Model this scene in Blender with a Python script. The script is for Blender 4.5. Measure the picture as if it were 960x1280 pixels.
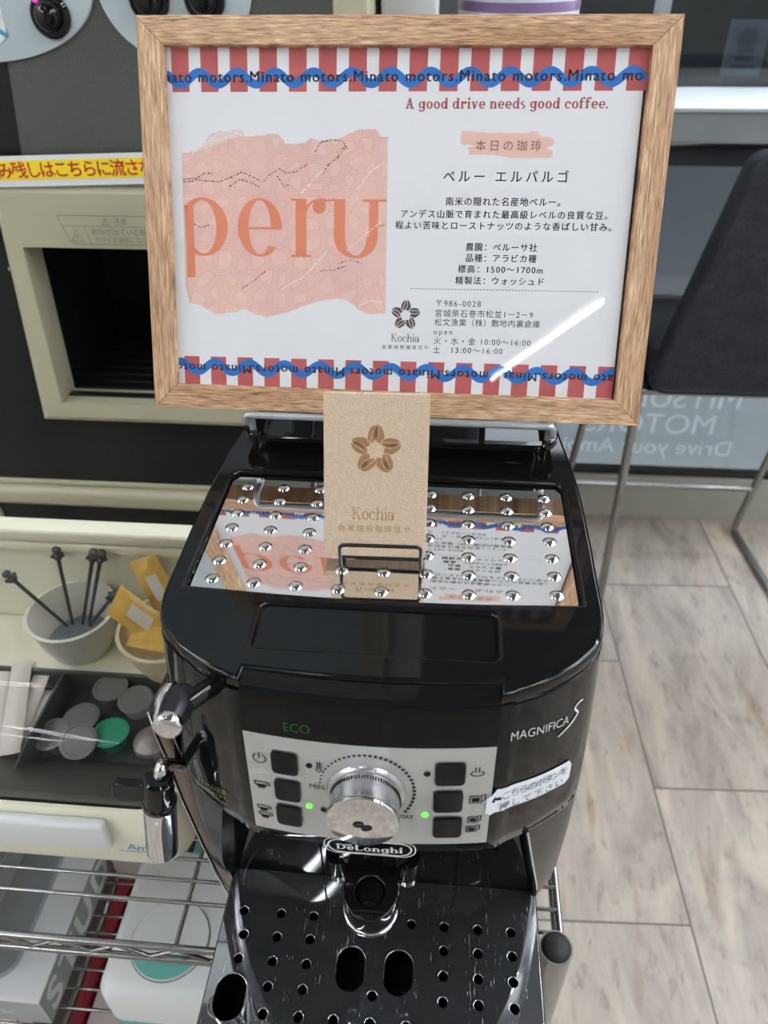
import bpy, bmesh, math, random
from mathutils import Vector, Matrix

# ------------------------------------------------------------------ clear, camera, world, light, exposure
for o in list(bpy.data.objects):
    bpy.data.objects.remove(o, do_unlink=True)
SC = bpy.context.scene
COL = SC.collection
UP = 1.1                       # height of the cup tray of the coffee machine above the shop floor (m)

cam = bpy.data.cameras.new('camera')
cam_ob = bpy.data.objects.new('camera', cam)
COL.objects.link(cam_ob)
_r = Vector((0.9964929930263031, 0.08317963117445401, -0.00910295595738895))
_u = Vector((-0.0434992090992732, 0.6078864182341301, 0.7928315844706353))
_f = Vector((-0.07148100207200563, 0.7896551471903176, -0.6093728044954253))
_m = Matrix((( _r.x, _u.x, -_f.x), (_r.y, _u.y, -_f.y), (_r.z, _u.z, -_f.z))).to_4x4()
_m.translation = Vector((0.02833967, -0.31002745, 0.27734395 + UP))
cam_ob.matrix_world = _m
cam.sensor_fit = 'VERTICAL'
cam.sensor_height = 36.0
cam.sensor_width = 27.0
cam.lens = 949.99287 / 1280.0 * 36.0
cam.clip_start = 0.02
cam.dof.use_dof = True
cam.dof.focus_distance = 0.47
cam.dof.aperture_fstop = 11.0
SC.camera = cam_ob

world = bpy.data.worlds.new('world')
SC.world = world
world.use_nodes = True
world.node_tree.nodes['Background'].inputs[0].default_value = (0.60, 0.62, 0.66, 1)
world.node_tree.nodes['Background'].inputs[1].default_value = 12.0
SC.view_settings.view_transform = 'Standard'
SC.view_settings.look = 'None'
SC.view_settings.gamma = 1.0
SC.view_settings.use_curve_mapping = False
SC.view_settings.exposure = -0.02
TUBE_POWER = 34.0              # emission strength of the ceiling tubes

# ------------------------------------------------------------------ colour and material helpers
def lin(v):
    v /= 255.0
    return v / 12.92 if v <= 0.04045 else ((v + 0.055) / 1.055) ** 2.4

def C3(r, g, b, k=1.0):
    return (lin(r) * k, lin(g) * k, lin(b) * k, 1.0)

def newmat(name):
    m = bpy.data.materials.new(name)
    m.use_nodes = True
    return m, m.node_tree.nodes, m.node_tree.links, m.node_tree.nodes['Principled BSDF']

def mat(name, col, rough=0.5, metal=0.0, spec=0.5, coat=0.0, emit=None, estr=0.0, bump=0.0, bscale=200.0, vary=0.0, vscale=20.0, trans=0.0, ior=1.45):
    m, N, L, b = newmat(name)
    b.inputs['Base Color'].default_value = col
    b.inputs['Roughness'].default_value = rough
    b.inputs['Metallic'].default_value = metal
    b.inputs['Specular IOR Level'].default_value = spec
    b.inputs['Coat Weight'].default_value = coat
    b.inputs['Transmission Weight'].default_value = trans
    b.inputs['IOR'].default_value = ior
    if emit:
        b.inputs['Emission Color'].default_value = emit
        b.inputs['Emission Strength'].default_value = estr
    if bump or vary:
        tc = N.new('ShaderNodeTexCoord')
        nz = N.new('ShaderNodeTexNoise')
        nz.inputs['Scale'].default_value = bscale if bump else vscale
        nz.inputs['Detail'].default_value = 4
        L.new(tc.outputs['Object'], nz.inputs['Vector'])
        if bump:
            bp = N.new('ShaderNodeBump')
            bp.inputs['Strength'].default_value = bump
            bp.inputs['Distance'].default_value = 0.001
            L.new(nz.outputs[0], bp.inputs['Height'])
            L.new(bp.outputs[0], b.inputs['Normal'])
        if vary:
            n2 = N.new('ShaderNodeTexNoise')
            n2.inputs['Scale'].default_value = vscale
            L.new(tc.outputs['Object'], n2.inputs['Vector'])
            mx = N.new('ShaderNodeMix'); mx.data_type = 'RGBA'
            mx.inputs[6].default_value = tuple(c * (1 - vary) for c in col[:3]) + (1,)
            mx.inputs[7].default_value = tuple(min(1, c * (1 + vary)) for c in col[:3]) + (1,)
            L.new(n2.outputs[0], mx.inputs[0])
            L.new(mx.outputs[2], b.inputs['Base Color'])
    return m

def ramp(N, stops):
    r = N.new('ShaderNodeValToRGB')
    e = r.color_ramp.elements
    while len(e) < len(stops):
        e.new(0.5)
    for i, (p, c) in enumerate(stops):
        e[i].position = p
        e[i].color = c
    return r

def mapped(N, L, scale=(1, 1, 1), rot=(0, 0, 0), loc=(0, 0, 0), coord='Object'):
    tc = N.new('ShaderNodeTexCoord')
    mp = N.new('ShaderNodeMapping')
    mp.inputs['Scale'].default_value = scale
    mp.inputs['Rotation'].default_value = rot
    mp.inputs['Location'].default_value = loc
    L.new(tc.outputs[coord], mp.inputs['Vector'])
    return mp

def noise(N, L, vec, scale, detail=4, rough=0.55, dist=0.0):
    n = N.new('ShaderNodeTexNoise')
    n.inputs['Scale'].default_value = scale
    n.inputs['Detail'].default_value = detail
    n.inputs['Roughness'].default_value = rough
    n.inputs['Distortion'].default_value = dist
    L.new(vec, n.inputs['Vector'])
    return n

def mixc(N, L, fac, a, b, mode='MIX'):
    mx = N.new('ShaderNodeMix'); mx.data_type = 'RGBA'; mx.blend_type = mode
    for sock, v in ((0, fac), (6, a), (7, b)):
        if isinstance(v, (int, float, tuple)):
            mx.inputs[sock].default_value = v
        else:
            L.new(v, mx.inputs[sock])
    return mx.outputs[2]

def bumpn(N, L, h, strength, dist, b):
    bp = N.new('ShaderNodeBump')
    bp.inputs['Strength'].default_value = strength
    bp.inputs['Distance'].default_value = dist
    L.new(h, bp.inputs['Height'])
    L.new(bp.outputs[0], b.inputs['Normal'])

def thin_clear(name, tint, rough=0.03, gloss=1.0):
    """thin clear sheet: light passes straight through, the surface mirrors by Fresnel"""
    m = bpy.data.materials.new(name)
    m.use_nodes = True
    N, L = m.node_tree.nodes, m.node_tree.links
    N.remove(N['Principled BSDF'])
    tr = N.new('ShaderNodeBsdfTransparent'); tr.inputs[0].default_value = tint
    gl = N.new('ShaderNodeBsdfGlossy'); gl.inputs['Roughness'].default_value = rough
    gl.inputs[0].default_value = (gloss, gloss, gloss, 1)
    fr = N.new('ShaderNodeFresnel')
    ge = N.new('ShaderNodeNewGeometry')
    mr = N.new('ShaderNodeMapRange')          # the same mirror strength from either face
    mr.inputs[3].default_value = 1.45; mr.inputs[4].default_value = 1 / 1.45
    L.new(ge.outputs['Backfacing'], mr.inputs[0]); L.new(mr.outputs[0], fr.inputs[0])
    mx = N.new('ShaderNodeMixShader')
    L.new(fr.outputs[0], mx.inputs[0]); L.new(tr.outputs[0], mx.inputs[1]); L.new(gl.outputs[0], mx.inputs[2])
    L.new(mx.outputs[0], N['Material Output'].inputs[0])
    return m

def film(name, col, tr):
    m, N, L, b = newmat(name)
    b.inputs['Base Color'].default_value = col
    b.inputs['Roughness'].default_value = 0.6
    b.inputs['Specular IOR Level'].default_value = 0.2
    t = N.new('ShaderNodeBsdfTranslucent'); t.inputs[0].default_value = col
    mx = N.new('ShaderNodeMixShader'); mx.inputs[0].default_value = tr
    L.new(b.outputs[0], mx.inputs[1]); L.new(t.outputs[0], mx.inputs[2])
    L.new(mx.outputs[0], N['Material Output'].inputs[0])
    return m

# --- plain materials
BLACK = mat('glossy_black_plastic', (0.005, 0.005, 0.0055, 1), 0.05, spec=0.38)
KEYBLK = mat('black_key_plastic', (0.005, 0.005, 0.0055, 1), 0.06, spec=0.22)
BLACK2 = mat('dark_grey_satin_plastic', (0.012, 0.012, 0.013, 1), 0.24, spec=0.35)
BLACKM = mat('matte_black', (0.014, 0.014, 0.015, 1), 0.6)
DEEP = mat('black_hole', (0.003, 0.003, 0.003, 1), 0.8, spec=0.1)
CHROME = mat('chrome', (0.78, 0.78, 0.79, 1), 0.07, metal=1.0)
CHROME2 = mat('wire_chrome', (0.32, 0.32, 0.32, 1), 0.22, metal=1.0)
DARKSTEEL = mat('polished_dark_steel', (0.155, 0.125, 0.115, 1), 0.10, metal=1.0)  # brown of a reflection put into the base colour
ZINC = mat('grey_metal_wire', (0.42, 0.44, 0.46, 1), 0.35, metal=0.7, bump=0.1, bscale=900)
SILVER = mat('silver_panel_paint', C3(186, 186, 184), 0.38, metal=0.35, bump=0.03, bscale=2500)
DIALSILVER = mat('satin_silver', C3(200, 200, 204), 0.25, metal=0.85)
WIREBLACK = mat('black_painted_wire', (0.012, 0.012, 0.013, 1), 0.3)
WHITE = mat('white_plastic', C3(226, 228, 228), 0.4)
PAPER = mat('white_paper', C3(228, 229, 232), 0.6, spec=0.2)
LABELW = mat('white_label_tape', C3(232, 238, 246), 0.45)
INK = mat('dark_grey_ink', C3(60, 60, 66), 0.6, spec=0.2)
INKB = mat('black_ink', C3(28, 28, 32), 0.6, spec=0.2)
INKW = mat('white_ink', C3(225, 225, 225), 0.5)
INKGREEN = mat('dim_green_print', C3(30, 92, 40), 0.5)
INKYEL = mat('yellow_green_print', C3(118, 120, 60), 0.5)
REDSTRIPE = mat('brick_red_print', C3(178, 92, 92), 0.6, spec=0.2)
BLUEWAVE = mat('blue_print', C3(52, 112, 186), 0.6, spec=0.2)
REDTXT = mat('dark_red_print', C3(165, 88, 88), 0.6, spec=0.2)
PINKBR = mat('pink_brush_print', C3(229, 188, 176), 0.6, spec=0.2)
ORANGE = mat('orange_letter_print', C3(213, 132, 102), 0.6, spec=0.2)
WHITEPR = mat('white_crack_print', C3(238, 228, 226), 0.6, spec=0.2)
GOLDPR = mat('dark_gold_crack_print', C3(92, 72, 42), 0.6, spec=0.2, vary=0.7, vscale=900)
BEANBR = mat('bean_brown_print', C3(100, 82, 80), 0.6, spec=0.2)
BEANGR = mat('bean_green_print', C3(72, 96, 84), 0.6, spec=0.2)
CARDINK = mat('brown_card_ink', C3(150, 112, 78), 0.6, spec=0.2)
BEIGE = mat('beige_dispenser_plastic', C3(176, 172, 146), 0.42)
BEIGE2 = mat('dark_beige_print', C3(120, 118, 102), 0.5)
PALE = mat('pale_grey_blue_panel', C3(176, 188, 192), 0.35)
CREAM = mat('cream_plastic', C3(238, 234, 212), 0.4)
TRAYGREY = mat('dark_grey_tray', C3(66, 68, 66), 0.4)
YELLOW = mat('yellow_print', C3(244, 220, 40), 0.5)
REDINK = mat('red_print', C3(190, 48, 42), 0.5)
REDDARK = mat('dark_red_outline_print', C3(120, 40, 36), 0.5)
BLUEINK = mat('blue_logo_print', C3(70, 150, 196), 0.5)
TEAL = mat('teal_plastic', C3(104, 178, 168), 0.4)
SALMON = mat('salmon_card', C3(190, 120, 104), 0.6)
BOXW = mat('white_box_card', C3(206, 206, 208), 0.5)
BOXG = mat('grey_box_print', C3(128, 130, 126), 0.5)
BOXLG = mat('light_grey_box_print', C3(176, 178, 176), 0.5)
MAROON = mat('maroon_cover', C3(120, 18, 34), 0.5)
BROWNBOX = mat('dark_brown_cover', C3(60, 50, 48), 0.5)
PINKGREY = mat('pinkish_grey_card', C3(178, 166, 164), 0.6)
WALLW = mat('white_wall_paint', C3(225, 225, 222), 0.7, bump=0.05, bscale=300)
CEIL = mat('grey_painted_ceiling', C3(112, 112, 112), 0.8)
SKIRT = mat('grey_low_wall', C3(168, 167, 156), 0.5, bump=0.05, bscale=60)
ALU = mat('aluminium_sill', C3(150, 156, 160), 0.35, metal=0.4)
SILLW = mat('white_sill_top', C3(190, 196, 200), 0.35)
GREYSTONE = mat('grey_sill_face', C3(126, 130, 132), 0.45, vary=0.25, vscale=6)
DARKWOOD = mat('dark_grooved_board', C3(52, 52, 56), 0.35, bump=0.4, bscale=60)
FROST = film('grey_frosted_film', C3(178, 180, 184), 0.5)
BANNER = film('pale_grey_banner_film', C3(236, 239, 241), 0.6)
NIGHT = mat('dark_outside', (0.0035, 0.004, 0.0045, 1), 0.8, spec=0.1)  # darkness outside put into the colour
NOTICEM = mat('dim_notice_paper', C3(60, 66, 74), 0.6)  # white notice paper, dimness of the dark window put into its colour
NOTICEB = mat('dim_blue_print', C3(24, 30, 50), 0.6)  # blue print darkened in colour the same way
GREYCOL = mat('pale_grey_column_paint', C3(196, 198, 200), 0.5)
REFLW = mat('white_enamel', C3(230, 230, 228), 0.5)
LEDG = mat('green_led', C3(80, 230, 60), 0.3, emit=(0.12, 1.0, 0.06, 1), estr=1.6)
LEDP = mat('pink_led', C3(240, 30, 120), 0.3, emit=(1.0, 0.02, 0.25, 1), estr=2.2)
LEDB = mat('blue_led', C3(20, 110, 255), 0.3, emit=(0.01, 0.22, 1.0, 1), estr=2.6)
TUBE = mat('lit_tube', (0.9, 0.95, 1.0, 1), 0.5, emit=(0.93, 0.97, 1.0, 1), estr=TUBE_POWER)
ACRYLIC = thin_clear('clear_acrylic', (0.985, 0.985, 0.985, 1), 0.02)
LIDCLEAR = thin_clear('smoky_clear_lid', (0.88, 0.88, 0.865, 1), 0.04, 0.5)
GLASSP = thin_clear('window_glass', (0.86, 0.89, 0.90, 1), 0.02)
PITCHER = thin_clear('clear_grey_acrylic', (0.80, 0.81, 0.82, 1), 0.2)
STIRBLK = mat('black_stirrer_plastic', C3(66, 66, 66), 0.4)
BOWLW = mat('white_bowl_plastic', C3(224, 220, 210), 0.35)
BOWLC = mat('cream_bowl_plastic', C3(226, 208, 168), 0.35)
BOWLIN = mat('grey_paper_liner', C3(128, 134, 142), 0.6)
PACKET = mat('amber_packet_foil', C3(206, 164, 72), 0.32, vary=0.5, vscale=55, bump=1.0, bscale=110)
PACKETW = mat('packet_white_print', C3(208, 200, 184), 0.5)
STICKW = mat('white_sugar_paper', C3(224, 214, 208), 0.6)
CREAMERG = mat('grey_creamer_foil', C3(120, 120, 120), 0.35, metal=0.2)
CREAMERW = mat('pale_creamer_cup', C3(190, 190, 186), 0.35)
CREAMERT = mat('green_creamer_cup', C3(40, 140, 108), 0.35)
SPOTM = mat('mottled_silver_foil', C3(150, 140, 140), 0.35, metal=0.3, vary=0.6, vscale=120)
CANW = mat('pale_blue_white_can', C3(206, 212, 224), 0.3)
CANP = mat('purple_band_print', C3(128, 104, 146), 0.3)
BLUEBUMP = mat('black_rubber', C3(26, 28, 32), 0.3)
POSTM = mat('galvanised_post', (0.34, 0.34, 0.33, 1), 0.3, metal=0.85, bump=0.1, bscale=200)

# --- patterned materials
def wood(name, horizontal):
    m, N, L, b = newmat(name)
    s = (75, 1, 1050) if horizontal else (1050, 1, 55)
    mp = mapped(N, L, scale=s)
    n1 = noise(N, L, mp.outputs[0], 1.0, 4, 0.6, 0.5)
    s2 = (6, 1, 90) if horizontal else (90, 1, 6)
    mp2 = mapped(N, L, scale=s2, loc=(3, 0, 1))
    n2 = noise(N, L, mp2.outputs[0], 1.0, 3, 0.5, 1.0)
    r1 = ramp(N, [(0.34, C3(126, 94, 70)), (0.46, C3(176, 140, 108)), (0.57, C3(200, 166, 132)), (0.70, C3(228, 202, 170))])
    L.new(n1.outputs[0], r1.inputs[0])
    r2 = ramp(N, [(0.3, C3(222, 206, 192)), (0.6, (1, 1, 1, 1))])
    L.new(n2.outputs[0], r2.inputs[0])
    L.new(mixc(N, L, 1.0, r1.outputs[0], r2.outputs[0], 'MULTIPLY'), b.inputs['Base Color'])
    b.inputs['Roughness'].default_value = 0.5
    bumpn(N, L, n1.outputs[0], 0.5, 0.0005, b)
    return m
WOODH = wood('oak_grain_across', True)
WOODV = wood('oak_grain_upright', False)

def kraft():
    m, N, L, b = newmat('speckled_kraft_card')
    mp = mapped(N, L)
    n = noise(N, L, mp.outputs[0], 1500, 2, 0.6)
    r = ramp(N, [(0.30, C3(140, 118, 100)), (0.40, C3(196, 172, 148)), (0.62, C3(206, 184, 160)), (0.74, C3(240, 232, 216))])
    L.new(n.outputs[0], r.inputs[0])
    n2 = noise(N, L, mp.outputs[0], 350, 3)
    r2 = ramp(N, [(0.3, (0.86, 0.86, 0.86, 1)), (0.7, (1, 1, 1, 1))])
    L.new(n2.outputs[0], r2.inputs[0])
    L.new(mixc(N, L, 1.0, r.outputs[0], r2.outputs[0], 'MULTIPLY'), b.inputs['Base Color'])
    b.inputs['Roughness'].default_value = 0.75
    return m
KRAFT = kraft()

def washi():
    """pink torn paper printed with nested five-sided outlines"""
    m, N, L, b = newmat('pink_patterned_paper_print')
    mp = mapped(N, L, scale=(1, 0, 1))
    v = N.new('ShaderNodeTexVoronoi'); v.feature = 'DISTANCE_TO_EDGE'
    v.inputs['Scale'].default_value = 88
    v.inputs['Randomness'].default_value = 0.80
    v.voronoi_dimensions = '2D'
    sx = N.new('ShaderNodeSeparateXYZ'); cx = N.new('ShaderNodeCombineXYZ')
    L.new(mp.outputs[0], sx.inputs[0]); L.new(sx.outputs[0], cx.inputs[0]); L.new(sx.outputs[2], cx.inputs[1])
    L.new(cx.outputs[0], v.inputs['Vector'])
    r = ramp(N, [(0.0, (1, 1, 1, 1)), (0.05, (1, 1, 1, 1)), (0.055, (0, 0, 0, 1)), (0.10, (0, 0, 0, 1)), (0.105, (1, 1, 1, 1)), (0.15, (1, 1, 1, 1)), (0.155, (0, 0, 0, 1)), (0.20, (0, 0, 0, 1)), (0.205, (1, 1, 1, 1)), (0.24, (1, 1, 1, 1)), (0.245, (0, 0, 0, 1))])
    r.color_ramp.interpolation = 'LINEAR'
    # two thin outlines round every cell
    e = r.color_ramp.elements
    vals = [0, 0, 0, 1, 1, 0, 0, 1, 1, 0, 0]
    pos = [0.0, 0.035, 0.04, 0.05, 0.075, 0.085, 0.15, 0.16, 0.19, 0.20, 0.3]
    for el, p_, v_ in zip(e, pos, vals):
        el.position = p_; el.color = (v_, v_, v_, 1)
    L.new(v.outputs['Distance'], r.inputs[0])
    n1 = noise(N, L, mp.outputs[0], 22, 3)
    n2 = noise(N, L, mp.outputs[0], 14, 3)
    base = ramp(N, [(0.35, C3(232, 196, 182)), (0.5, C3(228, 190, 182)), (0.62, C3(222, 186, 182)), (0.72, C3(230, 204, 194))])
    L.new(n1.outputs[0], base.inputs[0])
    line = ramp(N, [(0.32, C3(236, 206, 198)), (0.45, C3(214, 160, 146)), (0.62, C3(206, 142, 118)), (0.72, C3(236, 210, 200))])
    L.new(n2.outputs[0], line.inputs[0])
    mu = N.new('ShaderNodeMath'); mu.operation = 'MULTIPLY'; mu.inputs[1].default_value = 0.7
    L.new(r.outputs[0], mu.inputs[0])
    L.new(mixc(N, L, mu.outputs[0], base.outputs[0], line.outputs[0]), b.inputs['Base Color'])
    b.inputs['Roughness'].default_value = 0.6
    b.inputs['Specular IOR Level'].default_value = 0.2
    return m
WASHI = washi()

def stone_floor():
    m, N, L, b = newmat('grey_stone_plank_floor')
    mp = mapped(N, L, rot=(0, 0, math.radians(87.5)), loc=(0, 0, 0))
    br = N.new('ShaderNodeTexBrick')
    br.inputs['Scale'].default_value = 1.0
    br.inputs['Brick Width'].default_value = 0.60
    br.inputs['Row Height'].default_value = 0.34
    br.inputs['Mortar Size'].default_value = 0.0022
    br.inputs['Mortar Smooth'].default_value = 0.3
    br.inputs['Color1'].default_value = (0.42, 0.42, 0.42, 1)
    br.inputs['Color2'].default_value = (0.62, 0.62, 0.62, 1)
    br.inputs['Mortar'].default_value = (0.5, 0.5, 0.5, 1)
    br.offset = 0.557
    mp.inputs['Location'].default_value = FLOOR_SHIFT
    L.new(mp.outputs[0], br.inputs['Vector'])
    st = mapped(N, L, scale=(7.5, 1.9, 1), rot=(0, 0, math.radians(-14)))
    # every plank gets its own piece of the streaks
    ad = N.new('ShaderNodeVectorMath'); ad.operation = 'MULTIPLY_ADD'
    ad.inputs[1].default_value = (9, 9, 9)
    L.new(br.outputs[0], ad.inputs[0]); L.new(st.outputs[0], ad.inputs[2])
    n1 = noise(N, L, ad.outputs[0], 1.6, 8, 0.62, 0.8)
    r1 = ramp(N, [(0.28, C3(138, 128, 120)), (0.42, C3(164, 154, 145)), (0.52, C3(178, 168, 158)), (0.62, C3(194, 182, 168)), (0.76, C3(216, 204, 188))])
    L.new(n1.outputs[0], r1.inputs[0])
    mp3 = mapped(N, L, scale=(26, 9, 1), rot=(0, 0, math.radians(-14)))
    n2 = noise(N, L, mp3.outputs[0], 2.0, 6, 0.7)
    r2 = ramp(N, [(0.28, C3(180, 174, 170)), (0.45, (1, 1, 1, 1))])
    L.new(n2.outputs[0], r2.inputs[0])
    col = mixc(N, L, 0.8, r1.outputs[0], r2.outputs[0], 'MULTIPLY')
    n3 = noise(N, L, st.outputs[0], 3.0, 2)
    r3 = ramp(N, [(0.62, (1, 1, 1, 1)), (0.74, C3(232, 206, 186))])
    L.new(n3.outputs[0], r3.inputs[0])
    col = mixc(N, L, 0.7, col, r3.outputs[0], 'MULTIPLY')
    col = mixc(N, L, br.outputs['Fac'], col, C3(104, 97, 92))
    L.new(col, b.inputs['Base Color'])
    b.inputs['Roughness'].default_value = 0.42
    b.inputs['Specular IOR Level'].default_value = 0.35
    return m
FLOOR_SHIFT = (0.199, 0.142, 0.0)

def fabric():
    m, N, L, b = newmat('charcoal_woven_fabric')
    mp = mapped(N, L)
    n1 = noise(N, L, mp.outputs[0], 420, 3, 0.7)
    n2 = noise(N, L, mp.outputs[0], 30, 3)
    r = ramp(N, [(0.3, C3(36, 38, 45)), (0.55, C3(58, 60, 67)), (0.75, C3(88, 89, 95))])
    L.new(n1.outputs[0], r.inputs[0])
    r2 = ramp(N, [(0.3, (0.75, 0.75, 0.75, 1)), (0.7, (1, 1, 1, 1))])
    L.new(n2.outputs[0], r2.inputs[0])
    L.new(mixc(N, L, 1.0, r.outputs[0], r2.outputs[0], 'MULTIPLY'), b.inputs['Base Color'])
    b.inputs['Roughness'].default_value = 0.95
    b.inputs['Specular IOR Level'].default_value = 0.15
    bumpn(N, L, n1.outputs[0], 0.5, 0.001, b)
    return m
FABRIC = fabric()

def dotted():
    m, N, L, b = newmat('dark_panel_with_fine_pale_dots')
    mp = mapped(N, L, scale=(1, 0, 1), rot=(0, math.radians(45), 0))
    v = N.new('ShaderNodeTexVoronoi'); v.inputs['Scale'].default_value = 520
    v.inputs['Randomness'].default_value = 0.0
    L.new(mp.outputs[0], v.inputs['Vector'])
    sp = N.new('ShaderNodeSeparateXYZ')
    tc = N.new('ShaderNodeTexCoord'); L.new(tc.outputs['Object'], sp.inputs[0])
    mr = N.new('ShaderNodeMapRange')
    mr.inputs[1].default_value = 0.10; mr.inputs[2].default_value = 0.26
    mr.inputs[3].default_value = 0.16; mr.inputs[4].default_value = 0.42
    L.new(sp.outputs[2], mr.inputs[0])
    lt = N.new('ShaderNodeMath'); lt.operation = 'LESS_THAN'
    L.new(v.outputs['Distance'], lt.inputs[0]); L.new(mr.outputs[0], lt.inputs[1])
    L.new(mixc(N, L, lt.outputs[0], C3(34, 37, 38), C3(100, 102, 97)), b.inputs['Base Color'])
    b.inputs['Roughness'].default_value = 0.3
    return m
DOTTED = dotted()

def tray_metal():
    m, N, L, b = newmat('polished_dark_tray_metal')
    mp = mapped(N, L, scale=(900, 60, 1), rot=(0, 0, math.radians(50)))
    n1 = noise(N, L, mp.outputs[0], 1.0, 3, 0.6)
    mp2 = mapped(N, L)
    n2 = noise(N, L, mp2.outputs[0], 45, 5, 0.7)
    r1 = ramp(N, [(0.60, (0, 0, 0, 1)), (0.68, (1, 1, 1, 1))])
    L.new(n1.outputs[0], r1.inputs[0])
    r2 = ramp(N, [(0.47, (0, 0, 0, 1)), (0.60, (1, 1, 1, 1))])
    L.new(n2.outputs[0], r2.inputs[0])
    k = N.new('ShaderNodeMath'); k.operation = 'MULTIPLY'
    L.new(r1.outputs[0], k.inputs[0]); L.new(r2.outputs[0], k.inputs[1])
    mr = N.new('ShaderNodeMapRange'); mr.inputs[3].default_value = 0.025; mr.inputs[4].default_value = 0.5
    L.new(k.outputs[0], mr.inputs[0])
    L.new(mr.outputs[0], b.inputs['Roughness'])
    L.new(mixc(N, L, k.outputs[0], (0.42, 0.44, 0.47, 1), (0.75, 0.75, 0.75, 1)), b.inputs['Base Color'])
    b.inputs['Metallic'].default_value = 0.95
    return m
TRAYM = tray_metal()
MIRROR = mat('mirror_polished_steel', (0.86, 0.85, 0.84, 1), 0.03, metal=1.0)

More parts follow.
